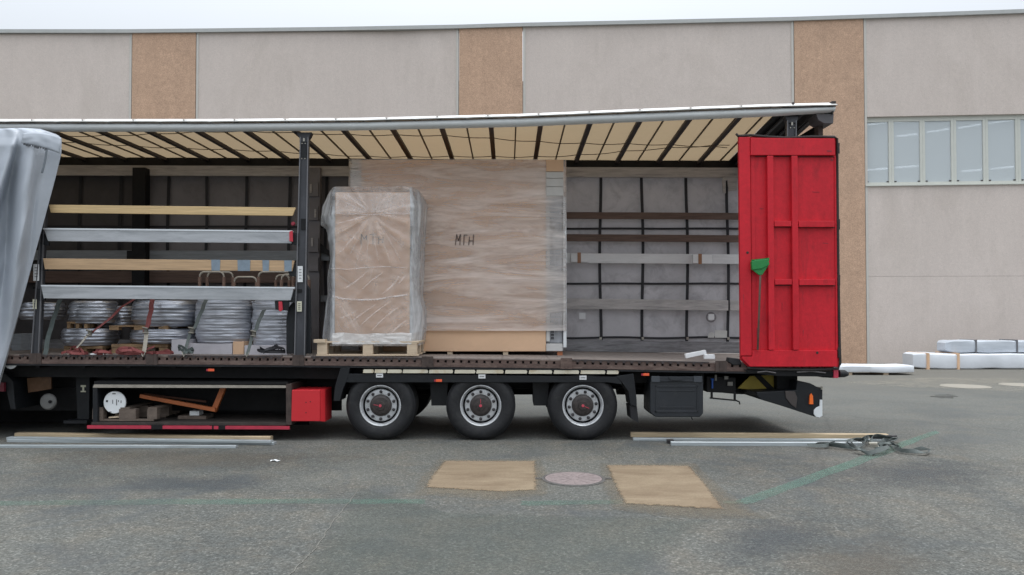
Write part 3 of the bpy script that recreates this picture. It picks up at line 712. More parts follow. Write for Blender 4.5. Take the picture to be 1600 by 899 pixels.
wc = [W(594,637,.04), W(751,637,.04), W(911,637,.04)]
for c in wc: c.z = R_-.004; c.y = .04
fst = None
for i, c in enumerate(wc):
    wh = make_wheel(c); fst = add_nuts(wh, c, (.31,.31,.12)[i], fst)
    mb = MB(); a = (math.pi*.95, math.pi*.5, -.4)[i]; d_ = Vector((math.cos(a),0,math.sin(a)))
    mb.ribbon([c+Vector((0,.0,0))+d_*.03, c+Vector((0,.0,0))+d_*.085], d_.cross(Vector((0,1,0))), .007, .003); obj('badge_needle', mb, M['hub_red'], wh)
    mb = MB().lathe([(.06,.3),(.06,2.2)], c, 'y', 16); obj('axle', mb, M['black'], T)
    mb = MB().lathe([(.20,.48),(.20,.62)], c, 'y', 24); mb.lathe([(.20,1.85),(.20,2.0)], c, 'y', 24); obj('brake_drum', mb, M['black'], T)
    mb = MB().box(c.x-.55, c.x+.1, .80, .90, .42, .56); mb.box(c.x-.12, c.x+.22, .72, .98, .55, .66); mb.box(c.x-.55, c.x-.45, .80, .9, .42, .7); obj('suspension_arm', mb, M['black'], T)
    c2 = Vector((c.x, 2.44, c.z)); make_wheel(c2, False)
# landing leg & left clutter under the floor
mb = MB().pprism([(118,577),(140,577),(139,655),(121,655)], .55, .68); mb.box(X(112,.6), X(148,.6), .45, .8, .16, .20)
ll = obj('landing_leg', mb, M['black_plastic'], T)
mb = MB(); mb.pprism([(126,602),(134,602),(134,605),(126,605)], .545, .549); mb.pprism([(128.6,605),(131.4,605),(131.4,611),(128.6,611)], .545, .549)
mb.pprism([(126,611),(134,611),(134,613),(126,613)], .545, .549); obj('leg_mark', mb, M['label2'], ll)
mb = MB().pprism([(42,591),(80,588),(80,608),(44,614)], .35, .37); obj('amber_plate', mb, mat('dim_orange_plate', (.07,.03,.008), .6, dirt=((.12,.06,.03),.6,6,.5)), T)
mb = MB().lathe([(.11,.02),(.108,0),(.09,-.02),(.0,-.03)], W(75,628,.4), 'y', 28, False); at_ = obj('air_tank', mb, mat('grey_air_tank', (.16,.16,.155), .5), T, smooth='auto')
mb = MB().lathe([(.022,.0),(.022,-.01),(0,-.01)], W(78.5,628,.368), 'y', 12, False); obj('tank_port', mb, M['black'], at_)
# under-floor pallet box
Pz0, Pz1 = 0, 0
mb = MB().pprism([(147,601),(450,602.5),(450,606.5),(145,606)], .02, .06); obj('pallet_box_top_edge', mb, M['frame_beige'], T)
mb = MB().pprism([(145,601),(152,601),(152,664),(145,664)], .03, .9); obj('pallet_box_side', mb, M['black_plastic'], T)
mb = MB().pprism([(447,600),(455.5,600),(455.5,664),(447,664)], .01, .9); obj('pallet_box_side', mb, M['rust'], T)
mb = MB().pprism([(143,660),(447,661),(447,665),(143,664)], .02, .92); obj('pallet_box_floor', mb, mat('dark_box_floor', (.035,.028,.024), .7, var=.4, scale=8), T)
mb = MB().pprism([(147,596),(450,597),(450,601),(147,601)], .02, .92); obj('pallet_box_roof', mb, M['black'], T)
mb = MB().box(X(146), X(454), .92, .94, Z(664,.92), Z(598,.92)); obj('pallet_box_back', mb, M['black'], T)
for a, b in ((136,236),(254,331),(334,341),(352,452)): obj('underride_guard', MB().pprism([(a,664.5+.004*a),(b,664.5+.004*b),(b,669.5+.004*b),(a,669.5+.004*a)], -.002, .03), M['red_stripe'], T)
for P_ in ([(235.7,664),(254.3,664),(254.3,671),(235.7,671)], [(331,665),(352.5,665),(352.5,671.5),(331,671.5)]): obj('guard_clip', MB().pprism(P_, .004, .04), M['black'], T)
# red box
mb = MB().pprism([(456,609.5),(500,609.5),(500,658.5),(455,658.5)], -.005, .42)
rb = obj('red_box', mb, M['red_box'], T, bevel=.006)
mb = MB(); a, b = W(500.5,609.5,-.005), W(500.5,658.5,-.005); c_, d_ = W(508,609,.06), W(508,659,.06)
mb.add([a, b, d_, c_, (c_.x,.42,c_.z), (d_.x,.42,d_.z), (a.x,.42,a.z),(b.x,.42,b.z)], [(0,1,2,3),(3,2,5,4),(0,3,4,6),(1,7,5,2),(6,4,5,7)])
obj('red_box_flank', mb, M['red_box'], rb)
mb = MB()
for q in ((478,629),(485,628),(478,645)): mb.lathe([(.008,0),(.006,-.003),(0,-.003)], W(q[0],q[1],-.006), 'y', 10, False)
obj('rivet', mb, M['scuff'], rb)
# toolbox
mb = MB().pprism([(1020,590),(1098,590),(1099,598),(1099,646),(1094,652),(1024,652),(1016,645),(1016,598)], .03, .50)
tb = obj('toolbox', mb, M['box_plastic'], T, bevel=.012)
mb = MB().pprism([(1017,588.5),(1098,588.5),(1098,597),(1017,597)], .015, .5); obj('toolbox_lid', mb, M['box_plastic'], tb, bevel=.008)
for q in ((1018,1031),(1084,1097)): obj('lid_catch', MB().pprism([(q[0],588),(q[1],588),(q[1],597.5),(q[0],597.5)], .005, .013), mat('catch_plastic', (.05,.056,.066), .4), tb, bevel=.003)
obj('lid_handle', MB().pprism([(1044,589),(1070,589),(1066,595),(1048,595)], .003, .013), M['box_plastic'], tb, bevel=.003)
mb = MB()
for (a,b,c_,d_) in ((1024,603,1091,605),(1024,642,1091,645),(1024,603,1026,645),(1089,603,1091,645)): mb.pprism([(a,b),(c_,b),(c_,d_),(a,d_)], .022, .0295)
obj('toolbox_rib', mb, M['box_plastic'], tb, bevel=.003)
mb = MB()
for (a,b,c_,d_) in ((1031,610,1085,611.5),(1031,636,1085,637.5)): mb.pprism([(a,b),(c_,b),(c_,d_),(a,d_)], .024, .0295)
obj('toolbox_groove', mb, M['box_plastic'], tb, bevel=.002)
mb = MB().tube([W(1080,652,.2), W(1082,656,.2)], .008, 6); obj('drain_spout', mb, M['box_plastic'], tb)
# rear undercarriage
mb = MB().pprism([(1108,582),(1215,585),(1212,612),(1185,617),(1150,616),(1108,612)], .75, .80); obj('rear_frame', mb, M['black'], T)
mb = MB().pprism([(1172,588),(1214,586),(1214,612),(1206,612),(1153,607)], .42, .45); yp = obj('yellow_panel', mb, M['yellow'], T)
mb = MB().pprism([(1178,586),(1188,586),(1212,609),(1212,613),(1203,612)], .405, .418); obj('panel_strut', mb, M['black'], yp)
mb = MB().pprism([(1214,583),(1246,583),(1246,602),(1240,628),(1214,620)], .30, 2.1); obj('bumper_bracket', mb, M['black'], T)
prof = [(1182,613),(1184,620),(1190,625),(1230,637),(1272,651),(1279,653),(1285,651),(1285.5,606),(1280,607),(1272,602),(1266,599),(1246,595),(1244,610)]
mb = MB().pprism(prof, .06, 2.4); bp = obj('rear_bumper', mb, M['black_plastic'], T, bevel=.008)
mb = MB().pprism([(1227,611),(1242,612),(1246,622),(1244,638),(1236,632),(1228,622)], .045, .0585); obj('bumper_cap', mb, mat('brownish_cap', (.055,.045,.042), .6), bp, bevel=.003)
mb = MB().pprism([(1265.5,619),(1268,615),(1270.5,619),(1271,632),(1265,632)], .03, .058); obj('marker_lamp', mb, M['orange_bright'], bp, bevel=.003)
mb = MB().pprism([(1281.5,625),(1285,625),(1285.2,650),(1281,652.5),(1276,652),(1272,648),(1272,641),(1276,637),(1281,635)], .04, .0585); obj('white_tip', mb, M['white'], bp, bevel=.003)
mb = MB().tube([W(1284,609,.05), W(1284,604,.05)], .015, 8); obj('tip_knob', mb, M['steel'], bp)
mb = MB().tube([W(1109,622,.12), W(1150,626,.12), W(1155,628,.12), W(1156,632,.12)], .010, 8)
mb.tube([W(1112,613,.12), W(1112,623,.12)], .016, 8); mb.tube([W(1148,613,.12), W(1148,626,.12)], .016, 8); obj('step_rail', mb, M['black'], T)
mb = MB().pprism([(1104,588),(1150,590),(1150,615),(1104,613)], .3, .6); vb = obj('valve_block', mb, M['black'], T, bevel=.01)
mb = MB().tube([W(1113,594,.28), W(1113,607,.28)], .012, 8); mb.tube([W(1111,593,.28), W(1115,593,.28)], .014, 8); obj('blue_valve', mb, M['blue'], vb)
gf = mat('grey_fitting', (.22,.21,.19), .5)
for (a,b,c_,d_) in ((1117,586,1120,595),(1137,597,1145,603),(1132,588,1138,593)): obj('valve_fitting', MB().pprism([(a,b),(c_,b),(c_,d_),(a,d_)], .27, .29), gf, vb)

# ------------------------------------------------------------------ roof
TOP = [(-330,186),(0,184.7),(330,184.6),(560,182.8),(810,176.6),(1000,168.7),(1200,161.3),(1304,158.8)]
VBOT = [(-330,207),(0,206.8),(330,206.6),(560,204.6),(810,199),(1000,191.2),(1200,183),(1290,177.5)]
def ty(p): return lerp_tab(TOP, p)
def vb_(p): return lerp_tab(VBOT, p)
def znear(x): p = CX+x*F/D; return W(p, ty(p)+2, 0).z
ZF = W(1000, 256.5, FY).z; ZFL = W(100, 251, FY).z
def zfar(x): p = CX+x*F/12.0; return W(p, lerp_tab([(0,250.5),(450,253),(1000,257),(1150,257.5)], p), FY).z
XC = X(1212, .3, 200)                               # rear end of the cream lining
XS = -6.21; PIT = .6655
# canvas in bays between bows
xs = [XL+.1+i*.1109 for i in range(int((XC-XL-.1)/.1109)+1)]+[XC]
def canvas(u, v, off=0):
    x = XL+.1+(XC-XL-.1)*u; a, b = znear(x)-.02, zfar(x)+.045
    k = ((x-XS)/PIT)%1.0
    sag = .018*math.sin(math.pi*k)+.006*noise.noise(Vector((x*3, v*6, 0)))
    return (x, .02+(FY-.0)*v, a+(b-a)*v+sag*math.sin(math.pi*min(1, v*1.0+.0))**.5)
obj('roof_canvas', MB().grid(lambda u, v: canvas(u, v), 150, 16), M['canvas'], T, smooth=True)
def roofz(x, Y, d=0): a, b = znear(x)-.02, zfar(x)+.045; return a+(b-a)*(Y-.02)/FY-d
k = -4
def bow(x, wd, dz, dz2, name, m_):
    mb = MB(); ys = (.06, 1.2, FY)
    L_ = []
    for y in ys:
        z = roofz(x, y); L_.append([(x-wd,y,z-dz2),(x+wd,y,z-dz2),(x+wd,y,z-dz),(x-wd,y,z-dz)])
    mb.add([q for r in L_ for q in r], [(0,1,2,3)[::-1],(8,9,10,11)]+[(4*i+j,4*i+(j+1)%4,4*i+4+(j+1)%4,4*i+4+j) for i in range(2) for j in range(4)])
    return obj(name, mb, m_, T)
while XS+k*PIT < XC-.1:
    x = XS+k*PIT
    bow(x, .032, .006, .05, 'roof_bow', M['rib'])
    if x+PIT/2 < XC-.05: bow(x+PIT/2, .010, .0, .018, 'canvas_seam', M['seam'])
    k += 1
# cords zigzagging under the canvas
for ph, y0 in ((0, 1.0), (1.9, 1.5)):
    pts = []; x = X(0, 1.0)
    while x < XC-.2:
        y = y0+.55*math.sin(x*.42+ph)+.05*math.sin(x*2.1); pts.append((x, y, roofz(x, y, .035+.018*abs(math.sin((x-XS)/PIT*math.pi))))); x += .11
    obj('roof_cord', MB().tube(pts, .006, 5), M['seam'], T)
# near cant rail: white edge and rounded grey valance
def vslice(p):
    a, b = W(p, ty(p), 0).z, W(p, vb_(p), 0).z; m1 = W(p, ty(p)+8.8, 0).z
    return a, m1, b
ps = [-330+i*14.05 for i in range(117)]; 
def edge(u, v):
    p = -330+u*(1303+330); a, m1, b = vslice(p); x = W(p, ty(p), 0).x
    wob = .006*noise.noise(Vector((x*2.2, 0, 3)))+.004*noise.noise(Vector((x*9, v*3, 1)))
    cyc = ((p-57)/79.3)%1; dip = .0025*math.exp(-((cyc-.5)/.06)**2)
    P_ = [(.16, a-.01), (.05, a), (-.0, a+(m1-a)*.28), (-.055, a+(m1-a)*.62), (-.115, m1), (-.085, m1-.005)]
    i = min(4, int(v*5)); f = v*5-i; y = P_[i][0]*(1-f)+P_[i+1][0]*f; z = P_[i][1]*(1-f)+P_[i+1][1]*f
    return (x, y+wob, z-(dip if v > .3 else 0)+wob*.5)
obj('roof_edge', MB().grid(edge, 420, 10), M['cant_white'], T, smooth=True)
def vali(u, v):
    p = -330+u*(1301+330); a, m1, b = vslice(p); x = W(p, ty(p), 0).x
    q = v*math.pi*.92; r = (m1-b)/2
    return (x, .02-.105*math.sin(q)**.8+.003*noise.noise(Vector((x*1.5,v*2,0))), (m1+b)/2+r*math.cos(q)*1.04)
obj('cant_rail', MB().grid(vali, 220, 10), M['cant_grey'], T, smooth=True)
mb = MB()
for i in range(18):                                  # stitched eyelet marks below the white edge
    p = 57+i*78.4
    if p > 1190: break
    q = W(p, ty(p)+4.5, 0); a = .02
    mb.add([(q.x-.05,-.052,q.z+.012),(q.x+.05,-.052,q.z+.012),(q.x+.02,-.079,q.z-.006),(q.x-.02,-.079,q.z-.006)], [(0,3,2,1)])
    mb.lathe([(.010,0),(.008,-.006),(0,-.007)], (q.x,-.095,q.z-.014), 'y', 8, False)
obj('edge_eyelet', mb, mat('dirty_eyelet', (.33,.30,.27), .7, var=.3, scale=30), T, kind=None)
mb = MB(); q = W(1237,163.5,0); mb.lathe([(.02,0),(.015,-.01),(0,-.012)], (q.x,-.05,q.z), 'y', 12, False); obj('edge_hole', mb, M['rib'], T)
mb = MB().pprism([(1300,158),(1306.5,158),(1306,168),(1303,170),(1302.5,178),(1300,178)], -.06, .2); obj('corner_cap', mb, M['gasket'], T, bevel=.004)
# black rear roof section, post heads
mb = MB(); xa, xb = XC, XR-.0
zA, zB = znear(xa), znear(xb-.1)
mb.add([(xa,.05,zA-.03),(xb,.05,zB-.03),(xb,FY,zfar(xb)+.03),(xa,FY,zfar(xa)+.03),(xa,.05,zA-.01),(xb,.05,zB-.01),(xb,FY,zfar(xb)+.05),(xa,FY,zfar(xa)+.05)],
       [(0,3,2,1),(4,5,6,7),(0,1,5,4),(1,2,6,5),(2,3,7,6),(3,0,4,7)])

rf = obj('rear_roof_frame', mb, M['black'], T)
for i in range(3): bow(xa+.12+i*.2, .018, .035, .06, 'rear_roof_bow', M['pillar'])
mb = MB().prism([(XR-.10,3.88),(XR-.04,3.88),(XR-.04,zB-.22),(XR-.10,zB-.22)], .30, FY)
mb.box(XR-.12, XR-.05, FY-.12, FY, .95, 3.88)
obj('rear_header', mb, M['black'], T)
mb = MB().pprism([(1275,178),(1303,178),(1302,193),(1288,193),(1279,188)], -.03, .25); obj('corner_bracket', mb, mat('grey_corner_plate', (.09,.085,.09), .6), T, bevel=.004)
mb = MB().pprism([(1278,192),(1286,192),(1286,214),(1279,214)], .12, .24); mb.box(X(1279,.2), X(1297,.2), .14, .26, 1.0, Z(214,.2)); obj('rear_post', mb, M['rust'], T)
# far cant rail and header board
def fbar(mb, p0, p1, t0, t1, b0, b1, Y0, Y1): return mb.pprism([(p0,t0),(p1,t1),(p1,b1),(p0,b0)], Y0, Y1)
mb = MB(); fbar(mb, -120, 1196, 243, 248.7, 257.3, 262.2, 2.40, 2.56); obj('far_cant_rail', mb, M['black'], T)
mb = MB(); fbar(mb, -120, 1194, 257.5, 262.5, 273.5, 277.5, 2.30, 2.355); obj('header_board', mb, M['lath_old'], T)
# far curtain in two sections with belts
def lin(p0, p1, m_, Yc, name, seed):
    x0, x1 = X(p0, Yc, 400), X(p1, Yc, 400)
    def f(u, v):
        x = x0+(x1-x0)*u; z = 1.02+v*(4.02-1.02)
        return (x, Yc+.02*noise.noise(Vector((x*1.3+seed, 0, z*.8)))+.012*abs(math.sin((x-XS)/PIT*math.pi))+.006*noise.noise(Vector((x*6, seed, z*5))), z)
    return obj(name, MB().grid(f, 120, 40), m_, T, smooth=True)
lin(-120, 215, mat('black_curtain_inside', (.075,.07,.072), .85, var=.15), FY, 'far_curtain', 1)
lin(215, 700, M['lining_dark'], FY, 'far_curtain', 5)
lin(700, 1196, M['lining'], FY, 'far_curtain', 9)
for p in (-2,62,126,189,264,323,385,453,510,574,640,706,772,838,937.6,1003,1072.5,1136,1190):
    x = X(p, FY, 400); mb = MB(); pts = []
    for i in range(21):
        z = Z(538,FY-.03)+(Z(262,FY)-Z(538,FY))*i/20
        pts.append((x+.012*math.sin(i*.35+p), FY-.035-.004*math.sin(i*.7+p), z))
    mb.ribbon(pts, (1,0,0), .047, .004); s_ = obj('curtain_strap', mb, M['strap'], T)
    mb = MB().box(x-.018, x+.018, FY-.055, FY-.04, Z(531,FY), Z(527,FY)); obj('strap_buckle', mb, M['steel'], s_)
for rows, p0, p1 in (((354.5,), -60, 520), ((357.5,443.5,528.0), 860, 1193)):
    for y in rows:
        pts = []
        for i in range(31):
            p = p0+(p1-p0)*i/30; q = W(p, y+.8*math.sin(i*.5)*(1 if y > 500 else .25), FY-.03); pts.append((q.x, FY-.028, q.z))
        obj('belt', MB().ribbon(pts, (0,0,1), .035, .003), M['strap'], T)
# far boards seen from inside
def fboard(p0, p1, y0, y1, h, m_, Y=FY-.13, name='far_board', cut=0):
    mb = MB().pprism([(p0,y0),(p1-cut,y1),(p1,y1+h*.45),(p1,y1+h),(p0,y0+h)], Y, Y+.03)
    return obj(name, mb, m_, T, bevel=.003)
fboard(884, 1193, 331.5, 333, 10.5, M['lath_brown']); fboard(884, 1193, 366, 368, 11, M['lath_brown'])
fboard(884, 1193, 396, 398, 15, M['lath_alu']); fboard(884, 1138, 466.5, 469.5, 16, M['lath_old']); fboard(1141, 1193, 469.5, 470.5, 16, M['lath_old'])
fboard(884, 1193, 531, 535, 18, M['kick'], name='far_sill_board'); fboard(-60, 560, 531, 531, 17, M['kick'], name='far_sill_board')
fboard(-60, 515, 391, 392, 15.5, M['lath_bluegrey'], cut=26); fboard(-60, 500, 424, 424, 18, M['lath_brown'])
fboard(470, 512, 462, 462, 10, M['lath_bluegrey'])
mb = MB().pprism([(482,372),(490,372),(514,392),(514,400),(484,386)], FY-.2, FY-.16); obj('brace', mb, M['black'], T)
mb = MB().pprism([(207,262),(227,262),(225,560),(205,560)], FY-.30, FY-.14)
mb.pprism([(198,392),(228,392),(228,412),(198,412)], FY-.34, FY-.302); obj('far_pillar', mb, M['black'], T)
mb = MB().pprism([(1129,278),(1137,276),(1152,278),(1152,297),(1139,299),(1137,282),(1134,282),(1134,302),(1130,302)], FY-.2, FY-.17); obj('far_bracket', mb, M['lath_old'], T)
mb = MB().pprism([(476,262),(500,262),(498,556),(480,556)], FY-.25, FY-.16)
for y in (285,322,372,402): mb.pprism([(480,y),(497,y),(497,y+22),(482,y+22)], FY-.29, FY-.252)
fp = obj('far_pillar', mb, M['lining_dark'], T)
for (a, y) in ((484,288),(491,327),(486,372)): obj('pillar_hook', MB().pprism([(a,y),(a+3,y),(a+3,y+13),(a,y+13)], FY-.31, FY-.292), M['lath_old'], fp)
# stains and stickers on the far curtain
mb = MB().pprism([(905,489),(915,489),(915,499),(905,499)], FY-.075, FY-.07); obj('curtain_patch', mb, M['lath_alu'], T)
mb = MB().lathe([(.085,0),(.06,-.006),(.055,-.006)], W(1111,496,FY-.07), 'y', 24, False); obj('curtain_ring', mb, M['lining_dark'], T)
mb = MB().pprism([(1107,491),(1116,491),(1116,500),(1107,500)], FY-.078, FY-.074); obj('curtain_patch', mb, M['label'], T)
mb = MB().pprism([(1117,516),(1136,517),(1136,528),(1117,528)], FY-.08, FY-.075); mb.pprism([(1107,522),(1112,519),(1116,521),(1116,528),(1106,528)], FY-.08, FY-.075); obj('curtain_patch', mb, mat('pale_patch', (.47,.47,.45), .7), T)
# front bulkhead
mb = MB().box(XL, XL+.04, .05, FY, 1.0, 4.1); obj('front_bulkhead', mb, M['lining_dark'], T)

# ------------------------------------------------------------------ pillars of the open side
def pillar(top, bot, ytop, ybot, slots, labels, head=True, name='side_pillar'):
    """top/bot: (left px, right px)"""
    mb = MB(); L0, R0 = top; L1, R1 = bot
    mb.pprism([(L0,ytop),(R0,ytop),(R1,ybot),(L1,ybot)], .05, .12)
    pl = obj(name, mb, M['pillar'], T, bevel=.003)
    for s in (0, 1):
        a, b = (L0, L1) if s == 0 else (R0-1.6, R1-1.6)
        mb = MB().pprism([(a,ytop+2),(a+1.6,ytop+2),(b+1.6,ybot),(b,ybot)], .028, .0485); obj('pillar_edge', mb, M['pillar_edge'], pl)
    for (y0, y1, a, b) in slots:
        mb = MB().pprism([(a,y0),(b,y0),(b,y1),(a,y1)], .035, .0475); obj('slot', mb, M['black'], pl)
    for (y0, y1, a, b, mm_) in labels:
        mb = MB().pprism([(a,y0),(b,y0),(b,y1),(a,y1)], .030, .0335); lb = obj('pillar_label', mb, mm_, pl)
        mb = MB()
        for k in range(4):
            yy = y0+(y1-y0)*(.2+.18*k); mb.pprism([(a+2,yy),(b-2,yy),(b-2,yy+.7),(a+2,yy+.7)], .0265, .0285)
        obj('label_print', mb, M['nut'], lb)
    return pl
pl = pillar((468.5,482), (459,476), 212, 566, [(342,359,470,478),(452,457,464.5,471)], [(416,441,465,473,M['label']),(471,487,464,471.5,M['label2'])])
mb = MB().pprism([(463,207),(487,207),(484,213),(481,218),(481,222),(468,222),(468,216),(466,213)], .03, .13); obj('pillar_head', mb, M['pillar'], pl, bevel=.003)
mb = MB()
for (a, b) in ((472,224.5),(477,224.5),(471.5,248),(476.5,248)): mb.lathe([(.010,0),(.008,-.005),(0,-.006)], W(a,b,.048), 'y', 10, False)
mb.pprism([(473.5,216),(476,216),(476,221),(473.5,221)], .024, .0295); obj('bolt', mb, M['steel'], pl)
mb = MB().pprism([(470.5,225),(479,225),(479,247),(470.5,247)], .040, .0495); obj('pillar_plate', mb, M['black_plastic'], pl)
mb = MB().pprism([(450,481),(459,470),(462,500),(459,553),(447,553),(447,500)], .13, .19); mb.pprism([(476,440),(484,452),(486,553),(476,553)], .13, .19); obj('pillar_foot', mb, M['black_plastic'], pl, bevel=.01)
pl2 = pillar((64,70), (47,60), 330, 566, [(448,452,51,56)], [(413,439,52,61,M['label']),(468,483,51,57,M['label2'])])
pl3 = pillar((1230,1245), (1228,1243), 186, 566, [], [])
mb = MB().pprism([(1226,182),(1248,182),(1246,188),(1244,192),(1231,192),(1229,187)], .03, .13); obj('pillar_head', mb, M['pillar'], pl3, bevel=.003)
mb = MB(); mb.pprism([(1236.5,191),(1239,191),(1239,196),(1236.5,196)], .022, .0275)
for a in (1235,1241): mb.lathe([(.010,0),(.008,-.005),(0,-.006)], W(a,200,.045), 'y', 10, False)
obj('bolt', mb, M['steel'], pl3)
# near side boards (slide-in slats) and their pockets
def board(tl, tr, br, bl, m_, Y=.0, cham=0):
    mb = MB().pprism([tl, tr, br, bl], Y, Y+.028); return obj('side_board', mb, m_, T, bevel=.004)
board((76,320),(462,324.5),(457,337.5),(79,332.5), M['board_wood'])
b1 = board((68,357),(456,361),(455,380.5),(75,377), M['board_alu'])
b2 = board((67,404),(460,407.5),(456,424),(70,421), M['board_wood2'])
b3 = board((64,446.5),(459,449.5),(454,469.5),(68,466.5), M['board_alu'])
for b_, (a, ya, c_, yc) in ((b1,(67,357,457,361)),(b3,(64,446,460,449.3))):
    mb = MB().pprism([(a,ya-.6),(c_,yc-.6),(c_,yc+1.8),(a,ya+1.8)], -.008, .03); obj('top_flange', mb, mat('bright_flange', (.66,.69,.72), .35, metal=.2, var=.05), b_)
for a, b in ((330,344),(371,391),(410,420.5),(444,456)):
    t0 = 404+(a-67)*.0089; mb = MB().pprism([(a,t0-.3),(b,t0-.2),(b-.5,t0+16.8),(a+.5,t0+16.8)], -.006, -.001); obj('blue_patch', mb, M['blue_patch'], b2)
for (px_, py_) in ((458,372),(456,421),(455,462)):             # board pockets by the pillar
    mb = MB().pprism([(px_-3,py_-7),(px_+8,py_-9),(px_+9,py_+12),(px_-4,py_+10),(px_-6,py_+2)], .03, .06); obj('board_pocket', mb, M['black_plastic'], T, bevel=.004)
for (px_, py_) in ((70,372),(68,412),(64,458)):
    mb = MB().pprism([(px_-6,py_-7),(px_+4,py_-7),(px_+6,py_+12),(px_-6,py_+10)], .03, .06); obj('board_pocket', mb, M['black_plastic'], T, bevel=.004)
mb = MB().pprism([(452,362),(457,360.5),(457.5,378),(452,377)], -.02, -.002); obj('red_catch', mb, M['red_lens'], T, bevel=.003)
mb = MB().lathe([(.028,0),(.02,-.02),(0,-.02)], W(458,350,.03), 'y', 12, False); obj('red_knob', mb, mat('dark_red_knob', (.25,.02,.04), .5), T)
mb = MB().pprism([(429,470),(452,470),(450,486),(430,484)], .02, .05); tn = obj('tensioner', mb, M['black_plastic'], T, bevel=.004)
mb = MB().pprism([(435,471.5),(440.5,471.5),(441.5,484),(439,487),(435.5,486)], .0, .019); obj('reflector', mb, M['red_lens'], tn, bevel=.003)

# ------------------------------------------------------------------ red rear door folded along the side
dpx = [(1154,213),(1306,215.5),(1311,580),(1311,586),(1170,574),(1156,563)]
mb = MB().pprism([(1153.5,213.5),(1306,216),(1311,574),(1170,574),(1156.5,562)], -.040, -.012)
rd = obj('rear_door', mb, M['red'], T, bevel=.003)
def rr(x0, y0, x1, y1, Y0=-.062, Y1=-.0405, nm='door_frame'):
    return obj(nm, MB().pprism([(x0,y0),(x1,y0),(x1,y1),(x0,y1)], Y0, Y1), M['red'], rd, bevel=.003)
k_ = lambda y: (y-213)*.0085                                    # the door leans a hair to the right towards its foot
def rp(x0, x1, y0, y1, nm, Y0=-.085, m_=None):
    return obj(nm, MB().pprism([(x0+k_(y0),y0),(x1+k_(y0),y0),(x1+k_(y1),y1),(x0+k_(y1),y1)], Y0, -.0405), m_ or M['red'], rd, bevel=.004)
rp(1154.5, 1172, 214.5, 556, 'door_stile', -.080)
mb = MB().pprism([(1173,215.5),(1304,216.5),(1305,242.5),(1173,242.5)], -.094, -.0405); obj('door_rail', mb, M['red'], rd, bevel=.003)
mb = MB().pprism([(1175.5,548),(1308,548),(1308.5,573),(1172,573),(1160,561),(1160,557.5),(1175.5,557.5)], -.088, -.0405); obj('door_rail', mb, M['red'], rd, bevel=.003)
rp(1198.6, 1208, 243.5, 547, 'door_post', -.095); rp(1236.6, 1246, 243.5, 547, 'door_post', -.095)
for y in (345.5, 436.5):
    rp(1209, 1235.6, y, y+8.5, 'door_rib', -.092); rp(1247, 1303, y, y+9.5, 'door_rib', -.092)
for x0, x1 in ((1172.6,1179),(1303.5,1306.5)): rp(x0, x1, 243.5, 547, 'door_flange', -.052)
for x in (1198.0, 1236.0):  # dark strips paint the shade beside posts and under ribs
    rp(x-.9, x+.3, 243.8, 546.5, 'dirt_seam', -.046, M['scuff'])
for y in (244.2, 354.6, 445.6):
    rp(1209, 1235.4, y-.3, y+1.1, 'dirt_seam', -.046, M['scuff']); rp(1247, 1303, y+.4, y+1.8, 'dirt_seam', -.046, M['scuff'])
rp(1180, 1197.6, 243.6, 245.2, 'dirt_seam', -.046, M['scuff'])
for (a,b,w_,h_) in ((1190,326,6,1.2),(1183,520,1,16),(1275,300,12,.8),(1222,480,.8,14),(1290,380,9,1),(1162,470,1,20),(1255,520,1.2,10),(1296,236,8,2.2),(1300,250,4,3)):
    obj('scuff_mark', MB().pprism([(a-w_/2,b-h_/2),(a+w_/2,b-h_/2+.6),(a+w_/2-.5,b+h_/2+.4),(a-w_/2+.4,b+h_/2)], (-.0805 if a < 1172 else -.0425)-(.053 if b < 243 else 0), -.040), M['scuff_soft'], rd)
# raised inner field on panels and scuffs
mb = MB().tube([W(1150,209,-.05), W(1153,212.5,-.05), W(1160,212.5,-.05), W(1172,211.5,-.05), W(1200,214,-.05), W(1230,215.5,-.05), W(1265,214,-.05), W(1304,214,-.05), W(1307.8,217,-.05),
                W(1308.6,300,-.05), W(1310,430,-.05), W(1312,540,-.05), W(1313,568,-.05), W(1310,576,-.05), W(1270,578,-.05), W(1210,577.5,-.05), W(1168,575,-.05)], .017, 8)
obj('door_gasket', mb, M['gasket'], rd, smooth=True)
mb = MB()
for q_ in (W(1168,395,-.0805), W(1277,551.5,-.0885)): obj('door_hole', MB().lathe([(.017,0),(.014,-.003),(0,-.003)], q_, 'y', 14, False), M['gasket'], rd)
mb = MB()
for y in (232, 351, 438, 551): obj('door_hinge', MB().tube([W(1309.5+k_(y)*.5,y-8,-.05), W(1309.5+k_(y)*.5,y+8,-.05)], .020, 8), M['gasket'], rd)
mb = MB().pprism([(1162,577.5),(1305,581),(1305,589),(1215,588),(1170,583)], -.03, .25); obj('rear_sill', mb, M['black'], T, bevel=.006)
mb = MB()
gs = mat('greasy_steel', (.12,.11,.11), .4, metal=.5)
for (a,b) in ((1183,1212),(1245,1290)): obj('door_linkage', MB().tube([W(a,582,-.045), W((a+b)/2,580.5,-.045), W(b,583,-.045)], .010, 6), gs, rd)
mb = MB().pprism([(1303,577),(1310,577),(1310,591),(1303,591)], -.05, .2); obj('red_bracket', mb, M['red_stripe'], T)
mb = MB().tube([W(1311,584,.0), W(1320,584,.0), W(1325,585,.0)], [.05,.047,.025], 12); mb.pprism([(1285,580),(1303,580),(1303,591),(1285,590)], .0, .2); obj('rubber_buffer', mb, M['rubber'], T, smooth='auto')
mb = MB().pprism([(1139,559),(1156,561),(1160,570),(1146,571),(1138,566)], -.02, .1); obj('rubber_stop', mb, M['rubber'], T, bevel=.01)

